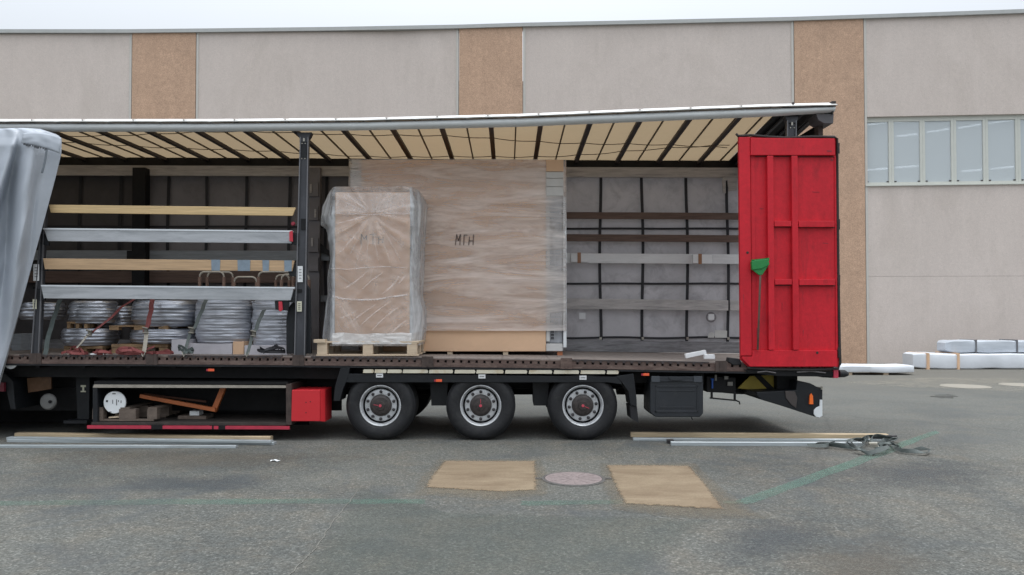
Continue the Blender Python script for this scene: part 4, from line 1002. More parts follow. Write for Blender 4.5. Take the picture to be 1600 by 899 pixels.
# broom leaning on the door
q = W(1184,546,-.07)
br = thing('broom', (q.x, -.09, q.z), 'green plastic broom standing head up against the red door', 'broom')
mb = MB().tube([W(1184,547,-.10), W(1188,432,-.13), W(1188.6,428,-.13)], .0135, 10); obj('handle', mb, M['broom_pole'], br, smooth=True)
mb = MB().pprism([(1174.5,409),(1181,406.5),(1201,404.8),(1202.5,414),(1190,420),(1175.5,422)], -.155, -.097)
hd = obj('broom_head', mb, M['broom_green'], br, bevel=.006)
mb = MB().pprism([(1176,422),(1201,415),(1191,430),(1186,430)], -.14, -.112); obj('socket', mb, M['broom_green'], br, bevel=.004)
mb = MB(); 
for i in range(26):
    px_ = 1175+i*1.05; y_ = 407.5-(px_-1175)*.11
    mb.tube([W(px_,y_+3,-.126+.018*math.sin(i*2.3)), W(px_+random.uniform(-.4,.4),y_-1.6,-.126+.022*math.sin(i*2.3))], .006, 4)
obj('bristle_row', mb, M['broom_green'], hd, kind='stuff')

# ------------------------------------------------------------------ grey curtain gathered at the front
RE = [(203,78),(207,90),(214,96.5),(240,96),(270,89),(330,73),(385,58),(440,43),(500,26),(560,9),(600,-3),(640,-14)]
LE_ = [(200,-140),(640,-140)]
def cur(u, v):
    py = 203+v*(592-203); pr = lerp_tab(RE, py); pl_ = -140
    p = pl_+(pr-pl_)*u
    # bundle folds: amplitude and phase wander downwards
    f = (.05*math.sin(u*30-v*5.0+.6*math.sin(v*5))+.085*math.sin(u*13-v*3.6+1.2)-.10*math.exp(-((u-(.70-.33*v))/.035)**2)+.02*noise.noise(Vector((u*9, v*6, 0)))+.012*noise.noise(Vector((u*22, v*9, 3))))
    pv = 24-22*v; f += .16*math.exp(-((p-pv)/11)**2)*min(1, max(0, v-.12)*3)
    pe = 29-95*v; f -= .11/(1+math.exp((p-pe)/1.6))
    pe2 = 62-30*v; f += .05*math.exp(-((p-pe2)/5)**2)*min(1, v*3)
    edge_ = min(1, (1-u)*7)
    top_ = min(1, v*14+.15)
    Y = -.22+f*edge_*top_+.13*(1-edge_)
    py2 = py+(-4*math.sin(u*3.1) if v < .02 else 0)
    return W(p, py2+(1-min(1,v*10))*(6*max(0, .80-u)*2+(8*max(0,u-.93)*8)), Y)
o = obj('side_curtain', MB().grid(cur, 200, 130), M['tarp'], T, smooth=True)
sm = o.modifiers.new('thick', 'SOLIDIFY'); sm.thickness = .004
mb = MB().tube([W(66,345,-.06), W(40,448,-.06), W(10,560,-.06), W(-6,618,-.06)], .011, 8); obj('tension_pole', mb, mat('alu_pole', (.36,.37,.38), .35, metal=.6), T, smooth=True)
# stitched seam marks on the curtain top and a flap
def on_cur(u, v, off):
    q = cur(u, v); return Vector((q.x, q.y-off, q.z))
mb = MB()
for i in range(9):
    a = W(38+i*4.2, 225.5+i*1.05, 0); 
    yy = -.37; s_ = .9+.5*math.sin(i*1.7)
    q = W(38+i*4.2, 225.5+i*1.0, yy); mb.box(q.x-.013*s_, q.x+.013*s_, yy, yy+.006, q.z-.011*s_, q.z+.013)
obj('stitch_row', mb, M['tarp_dark'], T)
mb = MB().ribbon([W(73,234,-.37), W(71,248,-.37), W(68,262,-.37), W(65.5,271,-.365)], (1,0,0), .028, .004); obj('dark_tape', mb, mat('grey_tape', (.13,.15,.17), .5), T)
mb = MB().grid(lambda u, v: W(36+60*u-3*v, 209+7*u*u+v*(15+9*u)-3*math.sin(u*3)*(1-v), -.34-.012*math.sin(v*3)-.01*noise.noise(Vector((u*4,v*3,0)))), 20, 8)
o = obj('curtain_flap', mb, M['tarp'], T, smooth=True); sm = o.modifiers.new('thick', 'SOLIDIFY'); sm.thickness = .004

# ================================================================== contents of the under-floor box
c = W(250, 660, .5); fz = Z(660.5, .1)
pt = thing('pallet', (c.x, .1, fz), 'old grey wooden pallet lying in the under-floor box', 'pallet')
def pz(y): return Z(y, .08)
for y in (.08, .42, .74): obj('bottom_board', MB().box(X(146.5,.08)+.05, X(242,.08), y, y+.09, pz(658), pz(655.5)), M['pallet'], pt)
for a, b in ((146.5,163),(188,214),(232,247)):
    for y in (.08, .42, .74): obj('block', MB().box(X(a,.08), X(b,.08), y, y+.1, pz(655.3), pz(639.5)), M['pallet'], pt)
for a in (154,197,240):
    mb = MB().box(X(a-7,.08), X(a+7,.08), .08, .84, pz(639.3), pz(637)); obj('top_board', mb, M['pallet'], pt)
mb = MB().prism([(X(172,.1),pz(654)),(X(206,.1),pz(652)),(X(206,.1),pz(650)),(X(172,.1),pz(652))], .1, .2); mb.box(X(176,.1), X(200,.1), .2, .26, pz(654), pz(650)); obj('loose_splinter', mb, M['pallet_new'], pt)
c = W(179.5, 629, .10)
mb = MB().lathe([(0,-.012),(.138,-.012),(.145,-.004),(.145,.010),(.14,.012)], c, 'y', 48, False)
ds = tag(obj('bucket_lid', mb, M['white'], None, smooth='auto', loc=c), 'white round bucket lid standing upright on the old pallet', 'lid')
mb = MB()
for (a,b,w_,h_) in ((178,615.5,5,1.4),(167,627,3,3),(172,644,4,1),(182,629,1,9),(185,627,1,3),(189,628,1,4),(176,628,.8,6)):
    mb.pprism([(a-w_/2,b-h_/2),(a+w_/2,b-h_/2),(a+w_/2,b+h_/2),(a-w_/2,b+h_/2)], .0845, .0875)
obj('lid_print', mb, M['ink'], ds)
mb = MB()
def plank(mb, a, b, wpx, y0, y1, Y=.3):
    A, Bq = Vector((a[0],a[1])), Vector((b[0],b[1])); d = (Bq-A).normalized(); n_ = Vector((-d.y,d.x))*wpx/2
    mb.pprism([tuple(A+n_),tuple(Bq+n_),tuple(Bq-n_),tuple(A-n_)], y0, y1); return mb
plank(mb, (218,619), (336,641), 6, .25, .31); plank(mb, (333,643), (349,604), 8, .28, .34)
q = W(333, 643, .28); tag(obj('orange_frame', mb, M['orange'], None, bevel=.004, loc=(q.x,.28,q.z)), 'orange steel angle frame leaning inside the under-floor box', 'frame')
mb = MB(); plank(mb, (224,616), (322,628), 3, .52, .56); q = W(260,622,.5)
tag(obj('dark_plank', mb, mat('reddish_plank', (.12,.05,.03), .7), None, loc=(q.x,.5,q.z)), 'dark reddish bar behind the orange frame', 'bar')
q = W(303,652,.4); tag(obj('wood_block', MB().pprism([(278,650),(322,650),(322,658.5),(278,658.5)], .35, .6), M['pallet'], None, loc=(q.x,.45,fz)), 'flat dark wooden block under the small white box', 'block')
mb = MB().pprism([(296,642.5),(311,643),(311,649.5),(296,649.5)], .36, .5)
tag(obj('small_box', mb, M['white'], None, bevel=.004, loc=(q.x,.4,fz)), 'small white box beneath the orange frame corner', 'box')

# ================================================================== cargo
def rrect_ring(cx, cy, hx, hy, r, n):
    """points (x,y,nx,ny,s) round a rounded rectangle"""
    pts = []; segs_ = [(hx-r, 0), (0, 0)]; per = 4*(hx+hy-2*r)+2*math.pi*r
    for i in range(n):
        s = per*i/n; t = s
        L1, L2, Aq = 2*(hx-r), 2*(hy-r), math.pi*r/2
        for side in range(4):
            L_ = L1 if side%2 == 0 else L2
            if t <= L_:
                k = t-L_/2; P = [(k,-hy,0,-1),(hx,k,1,0),(-k,hy,0,1),(-hx,-k,-1,0)][side]; break
            t -= L_
            if t <= Aq:
                a = t/r; cxy = [(hx-r,-hy+r),(hx-r,hy-r),(-hx+r,hy-r),(-hx+r,-hy+r)][side]; b0 = [-math.pi/2,0,math.pi/2,math.pi][side]
                P = (cxy[0]+r*math.cos(b0+a), cxy[1]+r*math.sin(b0+a), math.cos(b0+a), math.sin(b0+a)); break
            t -= Aq
        pts.append((cx+P[0], cy+P[1], P[2], P[3], s/per))
    return pts
def letters(strokes, Y, px0, py0, sx, sy, wd, name, m_, parent, slant=0):
    mb = MB()
    for (x0,y0,x1,y1) in strokes:
        a = Vector((px0+x0*sx+slant*(1-y0), py0+y0*sy)); b = Vector((px0+x1*sx+slant*(1-y1), py0+y1*sy)); d = (b-a).normalized(); n_ = Vector((-d.y,d.x))*wd/2
        mb.pprism([tuple(a+n_),tuple(b+n_),tuple(b-n_),tuple(a-n_)], Y-.002, Y+.0005)
    return obj(name, mb, m_, parent)
pencil = mat('pencil_marks', (.04,.028,.022), .8)
# --- box 2: the wide stretch-wrapped carton crate
Y2 = .95
x0, x1 = X(546,Y2), X(883,Y2); z0, z1 = Z(549.5,Y2), Z(250,Y2)
zfl = floor_z((x0+x1)/2, Y2)
C2 = thing('wrapped_carton', ((x0+x1)/2, 1.6, zfl), 'wide brown carton wrapped in stretch film with a pale foam edge on its right side', 'carton')
xr2 = X(853,Y2)
mb = MB().box(x0+.16, xr2, Y2, 2.2, z0, z1); obj('carton', mb, M['cardboard2'], C2, bevel=.01)
mb = MB().box(x0, x0+.158, Y2+.02, 2.2, z0+.3, Z(264,Y2)); mb.box(x0+.02,x0+.158,Y2+.02,2.2,Z(263,Y2),z1+.01); obj('edge_block', mb, M['crate_white'], C2, bevel=.01)
for a, b in ((251,269),(270,279.5),(280.5,292.5),(293.5,307)):
    mb = MB().box(xr2+.003, X(880.5,Y2), Y2-.05, Y2+.4, Z(b,Y2), Z(a,Y2)); obj('foam_block', mb, M['crate_white'] if a > 255 else M['cardboard2'], C2, bevel=.006)
mb = MB().box(xr2+.02, X(879,Y2), Y2+.03, 2.2, Z(536,Y2), Z(308,Y2)); obj('profile_stack', mb, M['profile'], C2, bevel=.004)
mb = MB().box(X(853.5,Y2), X(859,Y2), Y2+.0, Y2+.028, Z(534,Y2), Z(308,Y2)); obj('edge_profile', mb, M['crate_white'], C2, bevel=.004)
mb = MB().box(X(880,Y2), X(885,Y2), Y2-.02, 2.1, Z(543,Y2), Z(307.5,Y2)); obj('edge_board', mb, M['white'], C2, bevel=.003)
mb = MB().box(xr2+.003, X(879,Y2), Y2-.01, Y2+.4, Z(549,Y2), Z(537,Y2)); obj('foam_block', mb, M['crate_white'], C2, bevel=.006)
for px_ in (703, 875, 560, 620, 790):
    for yy in (Y2+.02, 2.0):
        mb = MB().box(X(px_-4,Y2), X(px_+4,Y2), yy, yy+.12, floor_z(X(px_,Y2), yy), z0-.001)
        obj('foot_block', mb, mat('orange_foot_block', (.45,.16,.07), .7) if px_ == 875 else M['pallet_new'], C2)
pencil2 = mat('marker_on_film', (.10,.075,.065), .8)
letters([(.0,1,.08,0),(.08,0,.18,.6),(.18,.6,.30,0),(.30,0,.27,1)], Y2-.0335, 711.5, 366.5, 26, 17, 1.45, 'handwriting', pencil2, C2)
letters([(.50,1,.53,.08),(.50,.06,.72,.06),(.80,1,.86,.2),(1.06,1,1.10,.0),(.82,.6,1.08,.6)], Y2-.0335, 711.5, 366.5, 26, 17, 1.45, 'handwriting', pencil2, C2)
mb = MB()
for k in range(3): 
    for j in range(3): mb.pprism([(861+j*1.7,517+k*5),(862+j*1.7,517+k*5),(862+j*1.7,520.5+k*5),(861+j*1.7,520.5+k*5)], Y2+.024, Y2+.028)
    mb.pprism([(861,517+k*5),(865.4,517+k*5),(865.4,518+k*5),(861,518+k*5)], Y2+.0235, Y2+.0275)
mb.tube([W(862,345,Y2-.0), W(860,352,Y2), W(866,358,Y2), W(861,366,Y2), W(863,391,Y2)], .012, 6); mb.tube([W(857,353,Y2), W(868,357,Y2)], .014, 6)
obj('side_print', mb, M['ink'], C2)
TXC = W(727, 375, Y2)
def wrap2(u, v):
    ring = W2R[int(round(u*240))%240]; x, y, nx, ny, s = ring
    z = Z(517,Y2)+v*(z1+.004-Z(517,Y2))
    d = .012+.010*noise.noise(Vector((x*.7+ny, y*.7, z*9)))+.006*noise.noise(Vector((x*2, y*2, z*22)))
    d += .02*max(0, noise.noise(Vector((x*.9+5, y, z*2.2))))
    d *= 1 if ny < -.6 else .35
    k_t = math.exp(-((x-TXC.x)/.28)**4-((z-TXC.z)/.16)**4) if ny < -.6 else 0
    d = d*(1-k_t)+.010*k_t
    return (x+nx*d, y+ny*d, z)
W2R = rrect_ring((x0+x1)/2+.0, (Y2+2.2)/2, (x1-x0)/2+.015, (2.2-Y2)/2+.022, .03, 240)
o = obj('stretch_film', MB().grid(wrap2, 240, 110, True), M['film_wrap'], C2, smooth=True)
# --- box 1: bagged carton on a pallet
Y1 = .14; dz = .78
xa, xb = X(523,Y1,400), X(640,Y1,400); zb, zt = Z(533.5,Y1), Z(300,Y1)
C1 = thing('bagged_carton', ((xa+xb)/2, Y1+dz/2, zb), 'tall brown carton in a loose clear plastic bag standing on a pallet', 'carton')
mb = MB().box(xa, xb, Y1+.02, Y1+.02+dz, zb, zt); obj('carton', mb, M['cardboard'], C1, bevel=.008)
mb = MB().box(xb+.02, xb+.04, Y1+.05, Y1+dz, zb+.02, zt-.05); mb.box(xa-.05, xa-.003, Y1+.06, Y1+dz, zb+.02, zt-.1); obj('corner_pad', mb, mat('grey_corner_pad', (.55,.56,.57), .5, var=.2), C1, bevel=.004)
letters([(.0,1,.02,0),(.02,0,.16,.5),(.16,.5,.28,.1),(.28,.1,.26,.6)], Y1+.0195, 564, 366, 32, 16, 1.3, 'handwriting', pencil, C1)
letters([(.42,.05,.68,.0),(.60,0,.58,1),(.86,1,.87,.2),(1.06,.9,1.08,.3),(.87,.55,1.07,.55)], Y1+.0195, 564, 366, 32, 16, 1.3, 'handwriting', pencil, C1)
def ringb(z):  # bag outline, wider near shoulders, loose at the sides
    return
BL = [(292,514),(300,508),(318,500),(335,497),(348,498),(355,506),(372,509),(400,514),(440,510),(480,506),(540,499)]
BR = [(292,651),(298,657),(310,660),(340,658),(400,656),(460,654),(480,658),(520,658),(540,655)]
NB = 220
BR0 = rrect_ring(0, 0, 1, 1, .12, NB)
foc = W(581, 334, Y1-.02)
def bag(u, v):
    i = int(round(u*NB))%NB; nx_, ny_ = BR0[i][0], BR0[i][1]; n1x, n1y = BR0[i][2], BR0[i][3]
    py = 541-v*(541-292); z = Z(py, Y1); L_, R_2 = X(lerp_tab(BL, py), Y1+.18), X(lerp_tab(BR, py), Y1+.18)
    fl, frr = xa-.02, xb+.02
    t_ = (ny_+1)/2                                           # 0 front .. 1 back
    bul = min(1, t_*3.0)
    lx = fl+(L_-fl)*bul; rx = frr+(R_2-frr)*bul
    x = lx+(rx-lx)*(nx_+1)/2; y = Y1-.004+(dz+.06)*t_
    dx, dz_ = x-foc.x, z-foc.z; r_ = math.hypot(dx, dz_)+1e-4; a = math.atan2(dz_, dx)
    fold = 0
    if ny_ < -.5:
        fold = .016*(abs(math.sin(a*6.5+1.1*noise.noise(Vector((a*2,r_*2,0)))))**5)*min(1, r_*5)*math.exp(-r_*1.1)
        fold += .010*abs(noise.noise(Vector((x*3.5+z*2.6, 1.7, z*1.6-x*1.2))))+.004*noise.noise(Vector((x*14, 3, z*14)))
    else:
        fold = .025*noise.noise(Vector((x*6, y*6, z*2.5)))+.012*noise.noise(Vector((x*18, y*14, z*5)))
    return (x+n1x*fold, y+(-fold if ny_ < -.5 else n1y*fold), z)
o = obj('plastic_bag', MB().grid(bag, NB, 170, True), M['film_bag'], C1, smooth=True)
o.data.materials.append(M['film_bag_side'])
for pg in o.data.polygons:
    if BR0[pg.index%NB][3] > -.8: pg.material_index = 1
ztop = Z(292, Y1)
def bagtop(u, v):
    i = int(round(u*NB))%NB; q = bag(u, 1.0); c_ = ((xa+xb)/2, Y1+dz/2)
    k = v; return (q[0]+(c_[0]-q[0])*k, q[1]+(c_[1]-q[1])*k, q[2]+.02*math.sin(min(1,k*6)*1.57)*(.5+noise.noise(Vector((q[0]*5,q[1]*5,k*3)))))
obj('bag_top', MB().grid(bagtop, NB, 12, True), M['film_bag_side'], C1, smooth=True)
mb = MB().grid(lambda u, v: (xa-.02+(xb-xa+.05)*u, Y1-.016-.012*abs(noise.noise(Vector((u*7,v*3,0))))-.01*v, Z(521,Y1)-(Z(521,Y1)-Z(538,Y1))*v+.02*noise.noise(Vector((u*4,0,0)))*(1-v)), 60, 8)
obj('bag_hem', mb, film_mat('gathered_hem', (1,1,2), milk=.62, streak=.3, scale=4, tint=(.72,.70,.68)), C1, smooth=True)
# folded pleats on the front: raised lines of doubled film
mb = MB()
def pleat(pts, w_): mb.ribbon([W(a, b, Y1-.012-.004*math.sin(i*1.3)) for i, (a, b) in enumerate(pts)], (.1,0,1), w_, .003)
pleat([(519,463),(535,467),(560,469),(590,468),(612,464),(638,461)], .022)
pleat([(517,420),(545,421),(575,418),(605,417),(638,419)], .010)
pleat([(523,333),(550,334),(578,336),(620,333),(641,334)], .012)
def taper(mb, a, b, w0, w1, bend=0.0):
    A, Bq = W(a[0], a[1], Y1-.030), W(b[0], b[1], Y1-.030); d = (Bq-A); n_ = Vector((-d.z, 0, d.x)).normalized(); vs = []; N = 10
    for i in range(N+1):
        t = i/N; p = A+d*t+n_*bend*math.sin(t*math.pi); w_ = (w0+(w1-w0)*t)*math.sin(math.pi*min(1, .12+t*.9))**.6; vs += [p-n_*w_/2, p+n_*w_/2+Vector((0,-.008,0))]
    return mb.add(vs, [(2*i, 2*i+1, 2*i+3, 2*i+2) for i in range(N)])
mb2 = MB(); rnd = random.Random(11)
for (ex, ey) in ((530,312),(541,304),(560,303),(600,303),(622,304),(637,312),(636,345),(637,392),(628,412),(612,415),(594,416),(574,417),(556,418),(538,414),(524,402),(522,368),(525,350)):
    taper(mb2, (581+(ex-581)*.12, 334+(ey-334)*.12), (ex, ey), .006, rnd.uniform(.018,.034), rnd.uniform(-.02,.02))
for (sx, sy, ex, ey) in ((600,425,562,456),(628,424,596,460),(574,424,540,450),(612,470,560,512),(632,474,578,520),(590,474,545,506),(636,500,610,522),(524,470,560,520),(522,490,538,520),(634,430,622,445),(522,424,552,446),(560,484,530,498)):
    taper(mb2, (sx, sy), (ex, ey), .008, rnd.uniform(.02,.04), rnd.uniform(-.03,.03))
obj('film_fold', mb2, soft_film('folded_bag_film', .20), C1, smooth=True)
mb2 = MB().grid(lambda u, v: (W(525+116*u, 302+32*v+2*math.sin(u*9), Y1-.030).x, Y1-.032-.006*noise.noise(Vector((u*6, v*3, 0))), W(525+116*u, 302+32*v+2*math.sin(u*9)*v, Y1-.03).z), 40, 8)
obj('film_doubling', mb2, soft_film('doubled_top_film', .30), C1, smooth=True)
obj('film_crease', mb, soft_film('doubled_film', .34), C1, smooth=True)
# --- pallet beneath box 1
xp0, xp1 = X(493,Y1-.02,548), X(655,Y1-.02,548); zfl = floor_z(xp0, .15)
P1 = thing('pallet', ((xp0+xp1)/2, .5, zfl), 'fresh pine pallet under the bagged carton', 'pallet')
yp0, yp1 = .115, .95; ztop = Z(533.2,Y1-.02); hb = (ztop-zfl)
for i in range(7):
    a = yp0+(yp1-yp0)*i/7
    mb = MB().box(xp0, xp1, a, a+.095, ztop-.024, ztop-.002); obj('top_board', mb, M['pallet_new'], P1, bevel=.002)
mb = MB().box(xp0-.02, xp0+.13, yp0-.02, yp0+.1, ztop-.022, ztop+.022); obj('corner_board', mb, M['pallet_new'], P1, bevel=.002)
for a in (xp0+.02, (xp0+xp1)/2-.06, xp1-.16):
    mb = MB().box(a, a+.13, yp0+.002, yp1, ztop-.047, ztop-.026); obj('stringer_board', mb, M['pallet_new'], P1, bevel=.002)
    for y in (yp0+.002, (yp0+yp1)/2-.05, yp1-.1):
        mb = MB().box(a, a+.13, y, y+.1, zfl+.022, ztop-.049); obj('block', mb, M['pallet_new'], P1, bevel=.003)
for y in (yp0, (yp0+yp1)/2-.05, yp1-.1):
    mb = MB().box(xp0+.01, xp1-.01, y, y+.1, zfl+.001, zfl+.02); obj('bottom_board', mb, M['pallet_new'], P1, bevel=.002)

# --- shrink-wrapped coils
def coil(px0, px1, py0, py1, Y, m_, lab, ridges=4, sq=.8, seed=0, group='shrink-wrapped coils behind the lashing straps'):
    """squat drum of wrapped hoses: lathed outline with horizontal ridges and a crumpled surface"""
    a, b = X(px0,Y,500), X(px1,Y,500); r = (b-a)/2; c = Vector(((a+b)/2, Y+r*sq, Z(py1,Y))); h = Z(py0,Y)-c.z
    def f(u, v):
        q = u*2*math.pi
        e = math.sin(math.pi*min(max(v,.0),1))**.28 if 0 < v < 1 else 0
        rr_ = r*(.80+.20*e)+.0042*math.sin(v*ridges*3.4*math.pi+seed)+.02*noise.noise(Vector((math.cos(q)*2+seed, math.sin(q)*2, v*ridges*1.2)))
        rr_ += .006*abs(noise.noise(Vector((math.cos(q)*3, seed+math.sin(q), v*ridges*4))))
        return (c.x+rr_*math.cos(q), c.y+rr_*math.sin(q)*sq, c.z+h*v)
    mb = MB().grid(f, 64, 56, True); n0 = len(mb.v)
    mb.f.append(tuple(range(64))[::-1]); mb.f.append(tuple(56*64+k for k in range(64)))
    o = obj('wrapped_coil', mb, m_, None, smooth='auto', loc=c)
    return tag(o, lab, 'wrapped coil', group)
coil(93,166,470,506,.45, M['coil_wrap'], 'upper shiny wrapped coil of the leftmost pair, by the front pillar', 4, seed=1)
coil(80,165,513,541,.45, M['coil_wrap'], 'lower shiny wrapped coil beneath the leftmost upper coil', 3, seed=2)
coil(188,294,469,511,.45, M['coil_wrap'], 'upper shiny wrapped coil crossed by the upright red strap', 4, seed=3)
coil(186,292,514,538,.45, M['coil_wrap'], 'lower shiny wrapped coil crossed by the upright red strap', 3, seed=4)
coil(292,382,464,537,.40, M['coil_pale'], 'tall ribbed pale wrapped coil crossed by the teal strap', 9, seed=5)
coil(385,456,468,545,.45, M['coil_pale'], 'tall ribbed pale wrapped coil right of the tallest one, beside the pillar', 8, seed=6)
coil(150,200,478,512,.85, M['coil_wrap'], 'small wrapped coil seen between the two shiny pairs', 4, seed=7)
coil(14,84,472,500,.75, M['coil_wrap'], 'dim wrapped coil in the shade behind the front pillar', 3, seed=8)
coil(366,402,470,536,1.1, M['coil_wrap'], 'dark crumpled wrapped coil in the gap between the two tall pale coils', 6, seed=9)
# blocks and small pallets carrying the coils
def carton(px0, px1, py0, py1, Y, dp, m_, lab, name='carton', cat='box'):
    a, b = X(px0,Y,530), X(px1,Y,530); z1_ = Z(py0,Y); z0_ = Z(py1,Y)
    return tag(obj(name, MB().box(a, b, Y, Y+dp, z0_, z1_), m_, None, bevel=.004, loc=((a+b)/2,Y+dp/2,z0_)), lab, cat)
def small_pallet(px0, px1, py0, py1, Y, lab):
    a, b = X(px0,Y,530), X(px1,Y,530); zt_, zb_ = Z(py0,Y), Z(py1,Y); t = thing('small_pallet', ((a+b)/2,Y+.3,zb_), lab, 'pallet')
    h = zt_-zb_
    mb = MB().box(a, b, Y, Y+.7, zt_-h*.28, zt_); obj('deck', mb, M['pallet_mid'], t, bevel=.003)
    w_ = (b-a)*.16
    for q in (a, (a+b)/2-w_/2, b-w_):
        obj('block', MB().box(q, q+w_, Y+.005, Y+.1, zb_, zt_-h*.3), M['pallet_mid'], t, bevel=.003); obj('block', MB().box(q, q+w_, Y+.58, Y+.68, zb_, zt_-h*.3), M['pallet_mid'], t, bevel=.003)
small_pallet(104,136,503,514,.50, 'small pallet between the two leftmost coils'); small_pallet(170,262,509,516,.5, 'thin pallet between the coils crossed by the red strap')
small_pallet(100,160,541,556,.55, 'small pallet under the leftmost coils'); small_pallet(174,262,538,556,.55, 'pallet under the coils crossed by the red strap')
carton(268,291,531,556,.36,.5, M['lilac'], 'white carton under the tall pale coil, beside the teal strap')
carton(294,363,537,555,.45,.5, M['lilac'], 'off-white carton block under the tall pale coil')
carton(364,381,534,554,.45,.5, M['cardboard2'], 'tan carton between the two white cartons'); carton(382,449,540,556,.35,.5, M['lilac'], 'long off-white carton under the right pale coil')
carton(18,32,522,548,.35,.3, M['lath_bluegrey'], 'small grey carton behind the curtain foot')
# --- lashing straps
def strap(name, pts, wpx, m_, lab, Ydef=.15, tail=None, tm=None, buckle=None, hook=None):
    P = [W(p[0], p[1], p[2] if len(p) > 2 else Ydef) for p in pts]
    base = P[-1]
    t = thing(name, base, lab, 'lashing strap', 'lashing straps over the coils')
    fine = []
    for a, b in zip(P[:-1], P[1:]):
        for k in range(6): fine.append(a.lerp(b, k/6)+Vector((.004*math.sin(k+a.x*9),0,0)))
    fine.append(P[-1])
    obj('webbing', MB().ribbon(fine, (1,0,.15), wpx/121*1.3, .004), m_, t)
    if tail:
        Q = [W(p[0], p[1], p[2] if len(p) > 2 else Ydef-.02) for p in tail]
        obj('loose_tail', MB().ribbon(Q, (1,0,.35), wpx/121*1.15, .004), tm or m_, t)
    if buckle:
        q = W(buckle[0], buckle[1], Ydef-.02); mb = MB().box(q.x-.024, q.x+.024, q.y-.02, q.y+.012, q.z-.03, q.z+.03)
        mb.tube([(q.x-.035,q.y-.035,q.z+.035),(q.x+.035,q.y-.03,q.z+.02)], .012, 8); mb.tube([(q.x-.035,q.y-.03,q.z-.03),(q.x+.035,q.y-.03,q.z-.04)], .010, 8)
        obj('ratchet', mb, M['ratchet'], t, bevel=.003)
    if hook:
        q = W(hook[0], hook[1], -.02); mb = MB().tube([(q.x-.03,q.y,q.z+.04),(q.x,q.y-.01,q.z-.02),(q.x+.03,q.y,q.z+.04)], .007, 6); obj('hook', mb, M['steel'], t)
    return t
strap('lashing_strap', [(212,466,.35),(190,480,.22),(170,500,.15),(152,513,.10),(141,522,.10)], 4.5, M['strap_red'], 'slanting red lashing strap with tan lower end over the leftmost coils', .10,
      tail=[(138,522,.05),(128,535,.04),(115,549,.03),(103,556,.0)], tm=M['strap_tan'], buckle=(141,520))
strap('lashing_strap', [(238,466,.35),(236,485,.2),(231,508,.13),(226,520,.10)], 6, M['strap_red'], 'upright red lashing strap over the second pair of coils', .10,
      tail=[(229,520,.06),(227,538,.03),(224,556,.0)], tm=M['strap_tan'], buckle=(228.5,516), hook=(224,555))
strap('lashing_strap', [(323,466,.33),(316,484,.16),(306,508,.12),(298,522,.08)], 5, M['strap_grey'], 'teal-grey lashing strap slanting over the tall pale coil', .08,
      tail=[(297,520,.05),(293,535,.03),(288,554,.0)], buckle=(300,516), hook=(288,555))
strap('lashing_strap', [(413,484,.30),(407,496,.16),(400,514,.12),(396,525,.08)], 5, M['strap_grey'], 'grey lashing strap slanting over the right pale coil', .08,
      tail=[(394,524,.05),(391,538,.03),(386,555,.0)], buckle=(397,521), hook=(386,555))
strap('lashing_strap', [(94,468,.3),(86,492,.2),(77,520,.1),(70,556,.0)], 6, M['strap_teal'], 'dark green-grey strap beside the front pillar', .08)
def heap(name, cpx, cpy, wpx, n_, m_, lab, Y=.06, seed=0, h=.09, cat='strap'):
    """a tangle of webbing: one long flat band that loops over itself"""
    rnd = random.Random(seed); c = W(cpx, cpy, Y); pts = []; ws = []
    for i in range(n_*10):
        a = i*.55+rnd.uniform(-.2,.2); rx = wpx/121*.5*(.35+.65*abs(math.sin(i*.11+seed))); 
        pts.append((c.x+rx*math.cos(a), c.y+.10*math.sin(a*1.1+seed), c.z+.02+h*.5*(1+math.sin(i*.83+seed))*abs(math.cos(i*.07)))); ws.append((math.sin(i*.4)*.5,math.cos(i*.9)*.7,1))
    o = obj(name, MB().ribbon(pts, ws, .036, .004), m_, None, loc=c); return tag(o, lab, cat)
heap('strap_bundle', 208,555,62,4, M['strap_red'], 'crumpled loose end of red strap lying by the upright red strap', seed=2)
heap('strap_bundle', 118,555,40,3, M['strap_red'], 'crumpled red strap end at the foot of the slanting strap', seed=5)
heap('strap_bundle', 160,555,36,2, M['strap_red'], 'loose loop of red strap on the rail edge', seed=9, h=.05)
heap('strap_bundle', 291,553,36,3, M['strap_teal'], 'bunched teal strap at the foot of the tall pale coil', seed=4)
heap('strap_bundle', 425,553,42,4, M['strap'], 'black bunched strap on the floor edge near the middle pillar', seed=6)
heap('strap_bundle', 254,555,40,2, M['strap_red'], 'low folded red strap beside the white carton', seed=12, h=.04)
# --- tubular stands behind the boards
def utube(pa, pb, ptop, Y, lab, legs=True, back=.35, extra=None):
    a, b = X(pa,Y,430), X(pb,Y,430); zt_ = Z(ptop,Y); zfl_ = floor_z((a+b)/2, Y+.1); t = thing('tubular_stand', ((a+b)/2, Y, zfl_), lab, 'metal stand', 'tubular stands behind the coils')
    r = .07
    def arch(y, za):
        P = [(a,y,zfl_),(a,y,za-r*1.2)]
        for k in range(1,7): q = k/6*math.pi/2; P.append((a+r-r*math.cos(q), y, za-r+r*math.sin(q)))
        for k in range(0,7): q = k/6*math.pi/2; P.append((b-r+r*math.sin(q), y, za-r+r*math.cos(q)))
        P.append((b,y,zfl_)); return P
    obj('tube_arch', MB().tube(arch(Y, zt_), .014, 8), M['tube_beige'], t, smooth=True)
    for x in (a, b):
        mb = MB().tube([(x,Y,zfl_+.05),(x,Y,zt_-.075)], .023, 10); obj('sleeve', mb, M['sleeve'], t, smooth='auto')
    return t
utube(312,350,425,1.1, 'tubular stand with brown sleeves, leftmost of those above the side board')
utube(324,364,425.5,1.25, 'tubular stand with brown sleeves just right of the leftmost one')
utube(366,401,433,1.1, 'lower tubular stand in the middle of the row above the side board')
